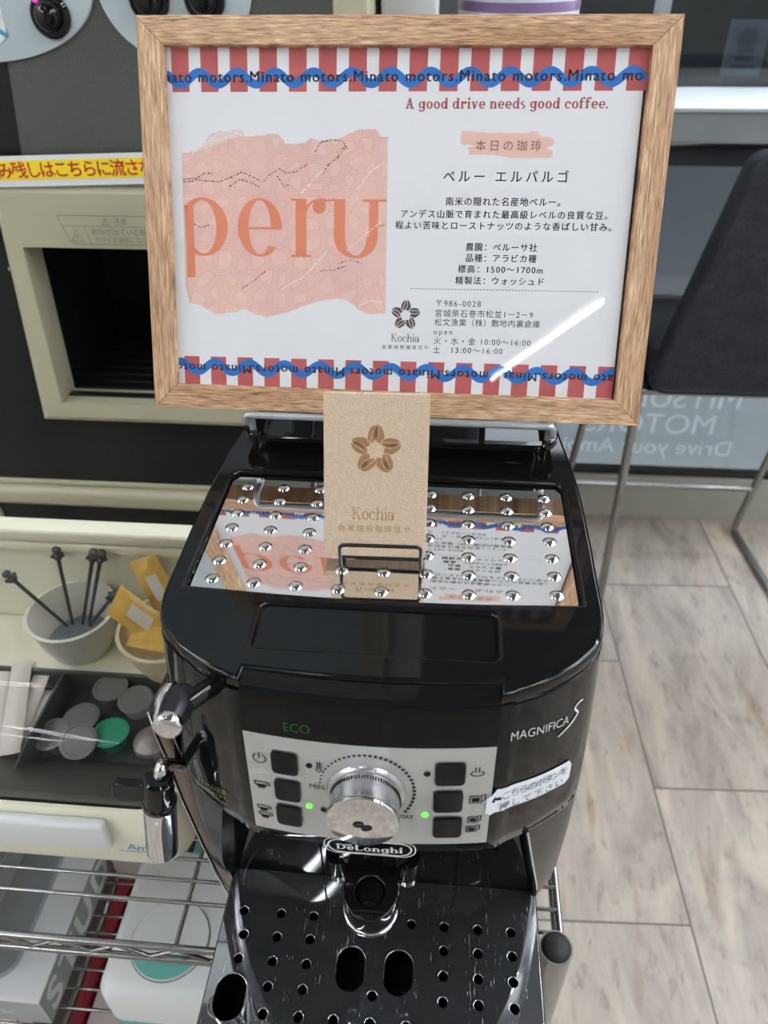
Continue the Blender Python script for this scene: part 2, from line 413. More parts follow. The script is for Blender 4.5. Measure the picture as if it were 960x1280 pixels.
# ------------------------------------------------------------------ mesh helpers
class MB:
    def __init__(s):
        s.v, s.f = [], []
    def add(s, vs, fs, fn=None):
        k = len(s.v)
        s.v += [tuple(fn(*p)) if fn else tuple(p) for p in vs]
        s.f += [tuple(i + k for i in f) for f in fs]
        return s
    def box(s, x0, x1, y0, y1, z0, z1, bev=0.0, seg=2, rot=None, pivot=None):
        bm = bmesh.new()
        bmesh.ops.create_cube(bm, size=1.0)
        for v in bm.verts:
            v.co = Vector(((x0 + x1) / 2 + v.co.x * (x1 - x0), (y0 + y1) / 2 + v.co.y * (y1 - y0), (z0 + z1) / 2 + v.co.z * (z1 - z0)))
        if bev > 0:
            bmesh.ops.bevel(bm, geom=list(bm.edges), offset=bev, segments=seg, profile=0.5, affect='EDGES')
        if rot is not None:
            pv = Vector(pivot) if pivot else Vector(((x0 + x1) / 2, (y0 + y1) / 2, (z0 + z1) / 2))
            for v in bm.verts:
                v.co = pv + rot @ (v.co - pv)
        bm.verts.index_update()
        s.add([v.co[:] for v in bm.verts], [[v.index for v in f.verts] for f in bm.faces])
        bm.free()
        return s
    def tube(s, pts, r, seg=10, closed=False, caps=True):
        P = [Vector(p) for p in pts]
        n = len(P)
        rad = r if isinstance(r, (list, tuple)) else [r] * n
        T = []
        for i in range(n):
            a = P[(i - 1) % n] if (closed or i > 0) else P[i]
            b = P[(i + 1) % n] if (closed or i < n - 1) else P[i]
            T.append((b - a).normalized())
        ref = Vector((0, 0, 1)) if abs(T[0].z) < 0.9 else Vector((0, 1, 0))
        u = T[0].cross(ref).normalized()
        vs, fs = [], []
        for i in range(n):
            u = (u - T[i] * u.dot(T[i])).normalized()
            w = T[i].cross(u)
            for k in range(seg):
                a = 2 * math.pi * k / seg
                vs.append(P[i] + (u * math.cos(a) + w * math.sin(a)) * rad[i])
        m = n if closed else n - 1
        for i in range(m):
            j = (i + 1) % n
            for k in range(seg):
                k2 = (k + 1) % seg
                fs.append((i * seg + k, i * seg + k2, j * seg + k2, j * seg + k))
        if caps and not closed:
            fs.append(tuple(range(seg))[::-1])
            fs.append(tuple((n - 1) * seg + k for k in range(seg)))
        return s.add([v[:] for v in vs], fs)
    def lathe(s, prof, seg=32, M=None, caps=True):
        """prof: (radius, height) pairs; M places the z axis"""
        vs, fs = [], []
        n = len(prof)
        for r, h in prof:
            for k in range(seg):
                a = 2 * math.pi * k / seg
                p = Vector((r * math.cos(a), r * math.sin(a), h))
                vs.append((M @ p if M else p)[:])
        for i in range(n - 1):
            for k in range(seg):
                k2 = (k + 1) % seg
                fs.append((i * seg + k, i * seg + k2, (i + 1) * seg + k2, (i + 1) * seg + k))
        if caps:
            if prof[0][0] > 1e-6: fs.append(tuple(range(seg))[::-1])
            if prof[-1][0] > 1e-6: fs.append(tuple((n - 1) * seg + k for k in range(seg)))
        return s.add(vs, fs)
    def loft(s, rings, closed=True, caps=True):
        n = len(rings[0])
        vs = [p for r in rings for p in r]
        fs = []
        for i in range(len(rings) - 1):
            for k in range(n if closed else n - 1):
                k2 = (k + 1) % n
                fs.append((i * n + k, i * n + k2, (i + 1) * n + k2, (i + 1) * n + k))
        if caps:
            fs.append(tuple(range(n))[::-1])
            fs.append(tuple((len(rings) - 1) * n + k for k in range(n)))
        return s.add(vs, fs)
    def prism(s, poly, h0, h1, fn=lambda a, b, h: (a, b, h)):
        n = len(poly)
        return s.add([(a, b, h0) for a, b in poly] + [(a, b, h1) for a, b in poly],
                     [tuple(range(n))[::-1], tuple(range(n, 2 * n))] + [(i, (i + 1) % n, n + (i + 1) % n, n + i) for i in range(n)], fn)
    def poly(s, pts, fn=None):
        return s.add(pts, [tuple(range(len(pts)))], fn)
    def build(s, name, material, parent=None, smooth=35, local=False, **props):
        """vertices are in place; they are stored relative to the parent's base point"""
        me = bpy.data.meshes.new(name)
        if local:
            vs = s.v
            loc = None
        else:
            off = Vector((0, 0, UP))
            base = BASE[parent.name] if parent is not None else None
            if base is None:
                xs = [v[0] for v in s.v]; ys = [v[1] for v in s.v]; zs = [v[2] for v in s.v]
                loc = Vector(((min(xs) + max(xs)) / 2, (min(ys) + max(ys)) / 2, min(zs)))
            else:
                loc = base
            vs = [(v[0] - loc.x, v[1] - loc.y, v[2] - loc.z) for v in s.v]
        me.from_pydata(vs, [], s.f)
        me.validate()
        bm = bmesh.new(); bm.from_mesh(me)
        bmesh.ops.recalc_face_normals(bm, faces=bm.faces)
        if any(e.is_boundary for e in bm.edges):      # open sheets and prints: turn the printed side outwards
            eye = Vector((0, -9, 0)) if local else Vector((0.028, -0.31, 0.277)) - loc
            sg_ = [(eye - f.calc_center_median()).dot(f.normal) for f in bm.faces]
            if smooth == 0:
                fl_ = [f for f, d in zip(bm.faces, sg_) if d < 0]
            else:
                fl_ = list(bm.faces) if sum((1 if d > 0 else -1) * f.calc_area() for f, d in zip(bm.faces, sg_)) < 0 else []
            if fl_: bmesh.ops.reverse_faces(bm, faces=fl_)
        bm.to_mesh(me); bm.free()
        if smooth:
            me.polygons.foreach_set('use_smooth', [True] * len(me.polygons))
            me.set_sharp_from_angle(angle=math.radians(smooth))
        me.materials.append(material)
        o = bpy.data.objects.new(name, me)
        COL.objects.link(o)
        if parent is not None:
            o.parent = parent
            BASE[o.name] = loc if loc is not None else BASE.get(parent.name)
        elif not local:
            o.location = loc + Vector((0, 0, UP))
            BASE[o.name] = loc
        for k, v in props.items():
            o[k] = v
        return o

BASE = {}

def thing(name, label, cat, loc, group=None):
    o = bpy.data.objects.new(name, None)
    o.empty_display_size = 0.02
    COL.objects.link(o)
    BASE[o.name] = Vector(loc)
    o.location = Vector(loc) + Vector((0, 0, UP))
    tag(o, label, cat, group)
    return o

def tag(o, label, cat, group=None):
    o['label'] = label
    o['category'] = cat
    if group: o['group'] = group
    return o

def struct(name, mb, m, **k):
    return mb.build(name, m, None, kind='structure', **k)

def spline2(pts, sub=4):
    """Catmull-Rom through 2D/3D points"""
    P = [Vector(p) for p in pts]
    out = []
    for i in range(len(P) - 1):
        a = P[i - 1] if i else P[0] * 2 - P[1]
        b, c = P[i], P[i + 1]
        d = P[i + 2] if i + 2 < len(P) else P[-1] * 2 - P[-2]
        for k in range(sub):
            t = k / sub
            out.append(0.5 * ((2 * b) + (c - a) * t + (2 * a - 5 * b + 4 * c - d) * t * t + (3 * b - a - 3 * c + d) * t ** 3))
    out.append(P[-1])
    return out

def fillet(pts, r, n=6, closed=False):
    """round the corners of a 3D polyline"""
    P = [Vector(p) for p in pts]
    out = []
    N_ = len(P)
    for i in range(N_):
        if not closed and i in (0, N_ - 1):
            out.append(P[i]); continue
        a, b, c = P[(i - 1) % N_], P[i], P[(i + 1) % N_]
        d1, d2 = (a - b), (c - b)
        rr = min(r, d1.length * 0.49, d2.length * 0.49)
        p, q = b + d1.normalized() * rr, b + d2.normalized() * rr
        for k in range(n + 1):
            t = k / n
            out.append(p * (1 - t) ** 2 + b * 2 * t * (1 - t) + q * t * t)
    return out

def fill2d(loops, extrude=0.0, bevel=0.0):
    """planar fill of closed outlines (inner loops cut holes) -> verts, faces in 2D (z = thickness)"""
    c = bpy.data.curves.new('tmp', 'CURVE'); c.dimensions = '2D'; c.fill_mode = 'BOTH'
    c.extrude = extrude; c.bevel_depth = bevel; c.bevel_resolution = 2
    if bevel: c.offset = -bevel
    for lp in loops:
        sp = c.splines.new('POLY'); sp.points.add(len(lp) - 1); sp.use_cyclic_u = True
        for i, p in enumerate(lp): sp.points[i].co = (p[0] * 100, p[1] * 100, 0, 1)
    c.extrude *= 100; c.bevel_depth *= 100; c.offset *= 100
    o = bpy.data.objects.new('tmp', c); COL.objects.link(o)
    dg = bpy.context.evaluated_depsgraph_get()
    me = bpy.data.meshes.new_from_object(o.evaluated_get(dg))
    vs = [(v.co.x / 100, v.co.y / 100, v.co.z / 100) for v in me.vertices]
    fs = [tuple(p.vertices) for p in me.polygons]
    bpy.data.objects.remove(o); bpy.data.curves.remove(c); bpy.data.meshes.remove(me)
    return vs, fs

def text2d(body, size, width=None, bold=0.0, space=1.0, res=3, stretch=True):
    """lettering as flat faces; left edge 0, baseline 0. width: letter spacing is opened or the line scaled to fit"""
    c = bpy.data.curves.new('tmp', 'FONT'); c.size = 1.0; c.body = body; c.resolution_u = res; c.space_character = space
    c.offset = bold
    o = bpy.data.objects.new('tmp', c); COL.objects.link(o)
    def grab():
        dg = bpy.context.evaluated_depsgraph_get(); dg.update()
        me = bpy.data.meshes.new_from_object(o.evaluated_get(dg))
        vs = [tuple(v.co[:2]) for v in me.vertices]; fs = [tuple(p.vertices) for p in me.polygons]
        bpy.data.meshes.remove(me)
        return vs, fs
    vs, fs = grab()
    x0 = min(v[0] for v in vs); w = max(v[0] for v in vs) - x0
    k = size
    sx = 1.0
    if width:
        if stretch and len(body) > 1:
            c.space_character = space + 0.5
            v2, _ = grab(); w2 = max(v[0] for v in v2) - min(v[0] for v in v2)
            c.space_character = max(0.6, space + 0.5 * (width / k - w) / max(1e-6, (w2 - w)))
            vs, fs = grab()
            x0 = min(v[0] for v in vs); w = max(v[0] for v in vs) - x0
        sx = width / (w * k)
    bpy.data.objects.remove(o); bpy.data.curves.remove(c)
    return [((v[0] - x0) * k * sx, v[1] * k) for v in vs], fs

# --- hand-drawn serif letters (unit: cap height about 0.72, x-height 0.48)
def _ring(cx, cy, rx, ry, tx, ty, a0=0, a1=360, n=28):
    out, ins = [], []
    for i in range(n + 1):
        a = math.radians(a0 + (a1 - a0) * i / n)
        out.append((cx + rx * math.cos(a), cy + ry * math.sin(a)))
        ins.append((cx + (rx - tx) * math.cos(a), cy + (ry - ty) * math.sin(a)))
    return [[out[i], out[i + 1], ins[i + 1], ins[i]] for i in range(n)]
def _bar(x0, y0, x1, y1): return [[(x0, y0), (x1, y0), (x1, y1), (x0, y1)]]
def _disc(cx, cy, r, n=16): return [[(cx + r * math.cos(2 * math.pi * i / n), cy + r * math.sin(2 * math.pi * i / n)) for i in range(n)]]
def _diag(x0, y0, x1, y1, w): return [[(x0 - w / 2, y0), (x0 + w / 2, y0), (x1 + w / 2, y1), (x1 - w / 2, y1)]]

def glyph(ch, w, t, s):
    """polygons and advance of one serif letter; w stem, t thin stroke, s serif overhang"""
    X = 0.48; r = 0.25
    st = lambda x, y0, y1, lo=True, hi=False: (_bar(x, y0, x + w, y1) + (_bar(x - s, y0, x + w + s, y0 + t) if lo else []) + (_bar(x - s, y1 - t, x + w * 0.6, y1) if hi else []))
    if ch == 'o': return _ring(r, X / 2, r, X / 2 + .01, w, t), 2 * r
    if ch == 'e': return _ring(r, X / 2, r, X / 2 + .01, w, t, 0, 318) + _bar(0.05, X / 2 - t * .5, 2 * r - .02, X / 2 + t * .6), 2 * r - .01
    if ch == 'c': return _ring(r, X / 2, r, X / 2 + .01, w, t, 42, 318) + _disc(r + .15, X / 2 + .12, w * .55), 2 * r - .03
    if ch == 'd': return _ring(r * .95, X / 2, r * .95, X / 2 + .01, w, t) + st(2 * r - w, 0, .72, False, True) + _bar(2 * r - w, 0, 2 * r + s, t), 2 * r + s
    if ch == 'p': return _ring(s + .02 + r, X / 2, r, X / 2 + .01, w, t) + st(s, -.2, X, True, True), 2 * r + s + .02
    if ch == 'u': return st(s, X * .3, X, False, True) + _ring(s + .235, X * .36, .235, X * .36 + .01, w, t, 180, 360) + st(s + .47 - w, 0, X, False, True) + _bar(s + .47 - w, 0, s + .47 + s, t), .47 + 2 * s
    if ch == 'g': return _ring(r * .95, X / 2 + .02, r * .95, X / 2 - .01, w, t) + _bar(2 * r - w, -.02, 2 * r, X) + _bar(2 * r - w, X - t, 2 * r + s, X) + _ring(r, -.02, r, .19, w, t, 190, 360), 2 * r + s * .6
    if ch == 'r': return st(s, 0, X, True, True) + _ring(s + w + .1, X * .62, .16, X * .38, t * 1.3, t * 1.3, 60, 175, 10) + _disc(s + w + .18, X - w * .62, w * .62), s + w + .25
    if ch == 'i': return st(s, 0, X, True, True) + _disc(s + w / 2, .66, w * .62), w + 2 * s
    if ch == 'v': return _diag(.1, X, .24, 0, w) + _diag(.40, X, .25, 0, t * 1.3) + _bar(0, X - t, .2, X) + _bar(.32, X - t, .5, X), .5
    if ch == 'n': return st(s, 0, X, True, True) + _ring(s + .24, X * .6, .22, X * .4 + .01, w, t, 0, 180, 16) + st(s + .46 - w, 0, X * .62), .46 + 2 * s
    if ch == 'h': return st(s, 0, .74, True, True) + _ring(s + .24, X * .6, .22, X * .4 + .01, w, t, 0, 180, 16) + st(s + .46 - w, 0, X * .62), .46 + 2 * s
    if ch == 's': return _ring(.17, X * .74, .17, X * .27, w * .8, t, 40, 250, 16) + _ring(.19, X * .25, .17, X * .26, w * .8, t, -140, 80, 16) + _diag(.12, X * .62, .26, X * .38, w), .36
    if ch == 'f': return st(s, 0, .6) + _ring(s + w + .1, .58, .1 + w, .16, w, t, 60, 180, 10) + _disc(s + w + .16, .68, w * .5) + _bar(s - .08, X - t, s + w + .14, X), s + w + .18
    if ch == 'a': return _ring(.2, X * .29, .2, X * .3, w, t) + _bar(.38 - w * .2, 0, .38 + w * .8, X * .7) + _ring(.2, X * .68, .2 + w * .6, X * .33, w, t, 0, 150, 12) + _disc(.07, X * .74, w * .5) + _bar(.38, 0, .38 + w * .8 + s, t), .38 + w + s
    if ch == ' ': return [], .20
    if ch == '.': return _disc(.06, .05, .06 + w * .1), .12
    if ch == 'A': return _diag(.12, 0, .32, .7, t * 1.5) + _diag(.52, 0, .33, .7, w * 1.1) + _bar(.2, .22, .46, .22 + t) + _bar(0, 0, .22, t) + _bar(.38, 0, .68, t), .68
    if ch == 'K': return st(s, 0, .7) + _bar(0, .7 - t, 2 * s + w, .7) + _diag(s + w, .3, .5, .7, t * 1.5) + _diag(.56, 0, .28, .42, w) + _bar(.42, 0, .7, t) + _bar(.38, .7 - t, .6, .7), .7
    if ch == 'D': return st(s, 0, .7) + _bar(0, .7 - t, s + w, .7) + _ring(s + .22, .35, .36, .35, w, t, -90, 90, 18) + _bar(s, 0, s + .24, t) + _bar(s, .7 - t, s + .24, .7), s + .6
    if ch == 'L': return st(s, 0, .7) + _bar(0, .7 - t, 2 * s + w, .7) + _bar(s, 0, .5, t) + _bar(.5 - t, 0, .5, .2), .52
    return [], .25

def serif(body, size, width=None, w=0.1, t=0.04, s=0.06, gap=0.07):
    x = 0.0
    P = []
    for ch in body:
        g, a = glyph(ch, w, t, s)
        P += [[(px + x, py) for px, py in q] for q in g]
        x += a + gap
    x -= gap
    k = size / 0.72
    sx = (width / (x * k)) if width else 1.0
    vs, fs = [], []
    for q in P:
        n = len(vs)
        vs += [(px * k * sx, py * k) for px, py in q]
        fs.append(tuple(range(n, n + len(q))))
    return vs, fs

def bean_ring(k_):
    """five overlapping pairs of coffee beans round a ring, in millimetres times k_: (back beans, front beans), slit lines"""
    def bean(ang, th):
        cx, cy = 8.8 * math.cos(math.radians(ang)), 8.8 * math.sin(math.radians(ang))
        c_, s_ = math.cos(math.radians(th)), math.sin(math.radians(th))
        def at(u, v): return ((cx + u * c_ - v * s_) * k_, (cy + u * s_ + v * c_) * k_)
        return [at(5.0 * math.cos(2 * math.pi * i / 28), 2.75 * math.sin(2 * math.pi * i / 28)) for i in range(28)], [at(-4.9 + 9.8 * i / 8, .1) for i in range(9)]
    back, front, slits = [], [], []
    for k in range(5):
        back.append(bean(80 - 72 * k, 103 - 72 * k)[0])
        f_, l_ = bean(100 - 72 * k, 73 - 72 * k)
        front.append(f_); slits += [l_, f_ + f_[:1]]
    return back, front, slits

def ribbon(pts, w):
    """flat strip of width w along a 2D line"""
    out_l, out_r = [], []
    n = len(pts)
    for i in range(n):
        a = Vector(pts[max(0, i - 1)]); b = Vector(pts[min(n - 1, i + 1)])
        d = (b - a).normalized(); nn = Vector((-d.y, d.x)) * w / 2
        p = Vector(pts[i])
        out_l.append((p + nn)[:]); out_r.append((p - nn)[:])
    vs = out_l + out_r
    return vs, [(i, i + 1, n + i + 1, n + i) for i in range(n - 1)]

def rrect(x0, x1, y0, y1, r, n=5):
    out = []
    for cx, cy, a0 in ((x1 - r, y1 - r, 0), (x0 + r, y1 - r, 90), (x0 + r, y0 + r, 180), (x1 - r, y0 + r, 270)):
        for i in range(n + 1):
            a = math.radians(a0 + 90 * i / n)
            out.append((cx + r * math.cos(a), cy + r * math.sin(a)))
    return out

def circ(cx, cy, r, n=20, ry=None):
    ry = ry or r
    return [(cx + r * math.cos(2 * math.pi * i / n), cy + ry * math.sin(2 * math.pi * i / n)) for i in range(n)]

def axis_matrix(base, d):
    d = Vector(d).normalized()
    q = Vector((0, 0, 1)).rotation_difference(d).to_matrix().to_4x4()
    return Matrix.Translation(Vector(base)) @ q

# ------------------------------------------------------------------ the room
FL, CE = -UP, 1.6
struct('floor', MB().box(-2.3, 3.1, -5.6, 1.60, FL - 0.05, FL), None or stone_floor())
struct('ceiling', MB().box(-2.3, 3.1, -5.6, 1.60, CE, CE + 0.05), CEIL)
struct('wall_left', MB().box(-2.3, -2.2, -5.6, 1.60, FL, CE), WALLW)
struct('wall_right', MB().box(3.0, 3.1, -5.6, 1.60, FL, CE), WALLW)
struct('wall_front', MB().box(-2.3, 3.1, -5.6, -5.5, FL, CE), WALLW)
w = MB()
w.box(-2.3, 0.10, 1.52, 1.60, FL, CE)
w.box(0.10, 3.1, 1.52, 1.60, 0.95, CE)
struct('wall_back', w, mat('dim_grey_wall_paint', C3(86, 88, 90), 0.7))
struct('wall_soffit', MB().box(-2.2, -0.0535, 0.50, 1.52, 1.205, CE), WALLW)  # added out of view, pale so the cup grid reflects it
struct('baseboard_back', MB().box(0.10, 3.0, 1.505, 1.60, FL, -0.958), SKIRT)

# upper and lower panes
m = MB()
m.box(0.10, 3.0, 1.525, 1.535, 0.012, 0.95)
win = struct('window_1', m, GLASSP)
fm = MB()
fm.box(0.10, 3.0, 1.515, 1.55, -0.02, 0.004)
fm.box(0.10, 0.135, 1.515, 1.55, 0.004, 0.95)
fm.box(0.415, 0.44, 1.515, 1.55, 0.004, 0.95)
fm.box(1.9, 1.93, 1.515, 1.55, 0.004, 0.95)
fm.build('window_frame', ALU, win)
m = MB()
m.box(0.10, 3.0, 1.525, 1.535, -0.958, -0.02)
win2 = struct('window_2', m, GLASSP)
MB().box(0.10, 3.0, 1.538, 1.541, -0.440, -0.02).build('frosted_film', FROST, win2)
MB().box(0.10, 3.0, 1.515, 1.545, -0.958, -0.944).build('bottom_seal', BLACKM, win2)
# near-black sheets standing in for the darkness beyond the panes
struct('wall_outside', MB().box(-3.0, 6.0, 4.20, 4.24, FL, 1.9), NIGHT)
struct('ground', MB().box(-3.0, 6.0, 1.60, 4.24, FL - .05, FL - .005), NIGHT)

# bar counter along the window
bar = thing('bar_counter', 'pale topped bar counter running along the dark window behind the stool', 'counter', (1.55, 1.40, -0.09))
MB().box(0.16, 3.0, 1.28, 1.513, 0.004, 0.012, 0.002).build('counter_top', SILLW, bar)
MB().box(0.16, 3.0, 1.284, 1.513, -0.046, 0.004).build('counter_slab', GREYSTONE, bar)
MB().box(0.16, 3.0, 1.278, 1.286, -0.052, -0.045, 0.001).build('edge_strip', CHROME2, bar)
MB().box(0.16, 3.0, 1.300, 1.330, -0.092, -0.046).build('apron_board', DARKWOOD, bar)
MB().box(0.20, 0.24, 1.36, 1.50, FL, -0.046).build('support_panel', DARKWOOD, bar)
MB().box(2.90, 2.95, 1.36, 1.50, FL, -0.046).build('support_panel', DARKWOOD, bar)

# banner film outside the lower pane, read from behind: a pale diffusing film and a grey print with the letters left clear
bn = MB().box(0.12, 2.2, 1.548, 1.5515, -0.945, -0.655).build('banner', BANNER)
tag(bn, 'pale grey banner behind the lower glass with mirrored white lettering', 'banner')
def text_loops(body, size, n=4):
    c = bpy.data.curves.new('tmp', 'FONT'); c.size = size; c.body = body; c.offset = 0.004
    o = bpy.data.objects.new('tmp', c); COL.objects.link(o)
    dg = bpy.context.evaluated_depsgraph_get(); dg.update()
    cu = o.to_curve(dg)
    out = []
    for sp in cu.splines:
        bp = sp.bezier_points; lp = []
        for k in range(len(bp)):
            a, b = bp[k], bp[(k + 1) % len(bp)]
            p0, p1, p2, p3 = a.co, a.handle_right, b.handle_left, b.co
            m_ = 1 if (a.handle_right_type == 'VECTOR' and b.handle_left_type == 'VECTOR') else n
            for q in range(m_):
                t = q / m_
                p = p0 * (1 - t) ** 3 + p1 * 3 * t * (1 - t) ** 2 + p2 * 3 * t * t * (1 - t) + p3 * t ** 3
                lp.append((p.x, p.y))
        if len(lp) > 2: out.append(lp)
    o.to_curve_clear(); bpy.data.objects.remove(o); bpy.data.curves.remove(c)
    return out
loops = [[(0.1201, -0.9449), (2.1999, -0.9449), (2.1999, -0.6551), (0.1201, -0.6551)]]
for body, size, xr, z in (('MITSUBISHI', 0.088, 0.826, -0.757), ('MOTORS', 0.088, 0.775, -0.838), ('Drive your Ambition', 0.068, 0.836, -0.905)):
    loops += [[(xr - a, z + b) for a, b in lp] for lp in text_loops(body, size)]
vs, fs = fill2d(loops)
MB().add([(a, 1.5470, b) for a, b, _ in vs], fs).build('grey_print', thin_clear('grey_tint_print', (0.70, 0.71, 0.715, 1), 0.4, 0.05), bn, smooth=0)

# notices hung outside the upper pane
for nm, x0, x1, z0, z1, lab in (('notice', 0.573, 0.652, 0.025, 0.125, 'small dim notice with a blue roundel behind the dark upper window'),
                                ('notice', 0.690, 0.80, 0.018, 0.118, 'plain dim notice behind the dark upper window, at the picture edge')):
    p = MB().box(x0, x1, 1.552, 1.554, z0, z1).build(nm, NOTICEM)
    tag(p, lab, 'notice', 'notices behind the upper window')
    if x0 < 0.6:
        pm = MB()
        vs, fs = fill2d([circ(0.612, 0.094, 0.020, 20, 0.018)])
        pm.add([(a, 1.5505, b) for a, b, _ in vs], fs)
        pm.build('roundel', NOTICEB, p, smooth=0)
        pm = MB()
        for zz in (0.068, 0.054):
            pm.poly([(0.595, 1.5505, zz), (0.63, 1.5505, zz), (0.63, 1.5505, zz + 0.008), (0.595, 1.5505, zz + 0.008)])
        pm.poly([(0.588, 1.5505, 0.040), (0.638, 1.5505, 0.040), (0.638, 1.5505, 0.046), (0.588, 1.5505, 0.046)])
        pm.build('text_lines', NOTICEB, p, smooth=0)

# ceiling lights: some read off reflections and shadows, the rest added for brightness
def ceiling_light(x, y, ang, label, L_=1.2, twin=True):
    t = thing('ceiling_light', label, 'light', (x, y, CE - 0.09), 'tube lights on the ceiling')
    ca, sa = math.cos(ang), math.sin(ang)
    h = MB()
    R = Matrix.Rotation(ang, 3, 'Z')
    wd = .06 if twin else .035
    h.box(x - L_ / 2 - .03, x + L_ / 2 + .03, y - wd, y + wd, CE - .045, CE - .001, .006, rot=R)
    h.build('housing', REFLW, t)
    for s in ((-1, 1) if twin else (0,)):
        ox, oy = -sa * 0.04 * s, ca * 0.04 * s
        MB().tube([(x + ox - ca * L_ / 2, y + oy - sa * L_ / 2, CE - .068), (x + ox + ca * L_ / 2, y + oy + sa * L_ / 2, CE - .068)], 0.014, 12).build('tube', TUBE, t)
H90 = math.pi / 2
for x, y, a, lab, tw in ((0.58, -4.02, math.radians(71), 'single tube light far behind the coffee machine', False),
                     (-0.45, -0.68, math.radians(100), 'single tube light above the left of the coffee machine', False),
                     (1.05, -0.70, H90, 'added twin tube light in front of the coffee machine on the right', True),  # unseen, added to light the machine from the front
                     (1.15, 0.75, H90, 'twin tube light above the bar stool', True),
                     (1.75, -0.45, H90, 'added twin tube light right of the coffee machine', True),  # unseen, added to brighten the right side
                     (2.4, 0.6, H90, 'added twin tube light near the right wall', True),  # unseen fixture added for more light on the right
                     (-1.75, 0.02, 0.0, 'twin tube light at the left wall', True),
                     (-1.95, -0.80, H90, 'added twin tube light in front of the drink dispenser', True),  # unseen, added as front light from the left
                     (1.75, -2.6, H90, 'added twin tube light at the right wall, towards the back', True),  # unseen front light, added clear of the poster's reflection
                     (-2.0, -2.6, H90, 'added twin tube light at the left wall, towards the back', True),  # unseen, added to lift the lower left
                     (-1.55, -2.2, H90, 'added twin tube light left of the coffee machine, in front', True),  # added out of view to brighten the case front
                     (1.25, -1.75, H90, 'added twin tube light behind the right of the coffee machine', True),  # unseen, added to brighten the floor and window wall
                     (1.55, 0.55, H90, 'added twin tube light over the floor by the stool', True),  # added out of view to brighten the floor
                     (1.95, 1.15, 0.0, 'added twin tube light over the bar counter', True)):  # unseen, added for more light at the window end
    ceiling_light(x, y, a, lab, 1.65 if y < -4 else (0.9 if not tw else 1.2), tw)

# ------------------------------------------------------------------ bar stool
st = thing('bar_stool', 'charcoal fabric bar stool with chrome sled legs in front of the window', 'stool', (0.65, 1.2, FL))
outl = [(-0.235, -0.445), (0.235, -0.445), (0.180, 0.004), (-0.170, 0.004)]
outl = [p[:2] for p in fillet([(a, b, 0) for a, b in outl], 0.035, 5, closed=True)]
vs, fs = fill2d([outl], extrude=0.014, bevel=0.010)
MB().add(vs, fs, lambda a, b, h: (0.655 + a, 1.035 - 0.06 * (b + 0.445) / 0.45 + h + 0.10 * (a / 0.235) ** 2 * 0.3, b)).build('backrest', FABRIC, st, smooth=50)
MB().box(0.43, 0.885, 1.045, 1.39, -0.447, -0.385, 0.02, 4).build('seat', FABRIC, st)
legs = {'nl': [(0.411, 1.055, -0.448), (0.424, 1.05, -1.06)], 'fl': [(0.384, 1.285, -0.448), (0.366, 1.45, -1.06)],
        'fr': [(0.846, 1.285, -0.448), (0.868, 1.45, -1.06)], 'nr': [(0.885, 1.055, -0.448), (0.905, 1.05, -1.06)]}
for k in ('nl', 'fl', 'fr', 'nr'):
    a, b = legs[k]
    MB().tube([a, b], 0.0095, 12).build('leg', CHROME2, st)
for a, b in (('nl', 'fl'), ('nr', 'fr')):
    p, q = legs[a][1], legs[b][1]
    path = fillet([p, (p[0], p[1], FL + 0.010), (q[0], q[1], FL + 0.010), q], 0.03, 6)
    MB().tube(path, 0.0095, 12).build('floor_bar', CHROME2, st)
MB().tube([(0.3745, 1.408, -0.918), (0.862, 1.408, -0.918)], 0.008, 12).build('footrest', CHROME2, st)
MB().box(0.38, 0.89, 1.05, 1.30, -0.456, -0.444, 0.004).build('seat_frame', CHROME2, st)

# ------------------------------------------------------------------ pale column, stand and can beside the dispenser
gc = MB().box(-0.048, 0.006, 0.56, 0.66, FL, CE - 0.001, 0.004)
struct('trim_1', gc, GREYCOL)
ps = thing('pedestal', 'narrow white pedestal between the drink dispenser and the window', 'stand', (0.095, 0.70, FL))
MB().box(0.012, 0.178, 0.62, 0.79, FL, 0.046, 0.006).build('cabinet', WHITE, ps)
MB().box(0.008, 0.182, 0.615, 0.795, 0.046, 0.056, 0.003).build('top_board', WHITE, ps)
cn = thing('drink_can', 'pale blue can with purple bands standing behind the picture frame', 'can', (0.092, 0.70, 0.056))
MX = axis_matrix((0.092, 0.70, 0.056), (0, 0, 1))
MB().lathe([(0.0, 0), (0.060, 0), (0.066, 0.006), (0.066, 0.16), (0.066, 0.25), (0.058, 0.262), (0.056, 0.258), (0, 0.258)], 40, MX).build('body', CANW, cn)
for z in (0.06, 0.105, 0.150, 0.168, 0.20):
    MB().lathe([(0.0663, z), (0.0665, z + 0.004), (0.0663, z + 0.009)], 40, MX, caps=False).build('band', CANP, cn)

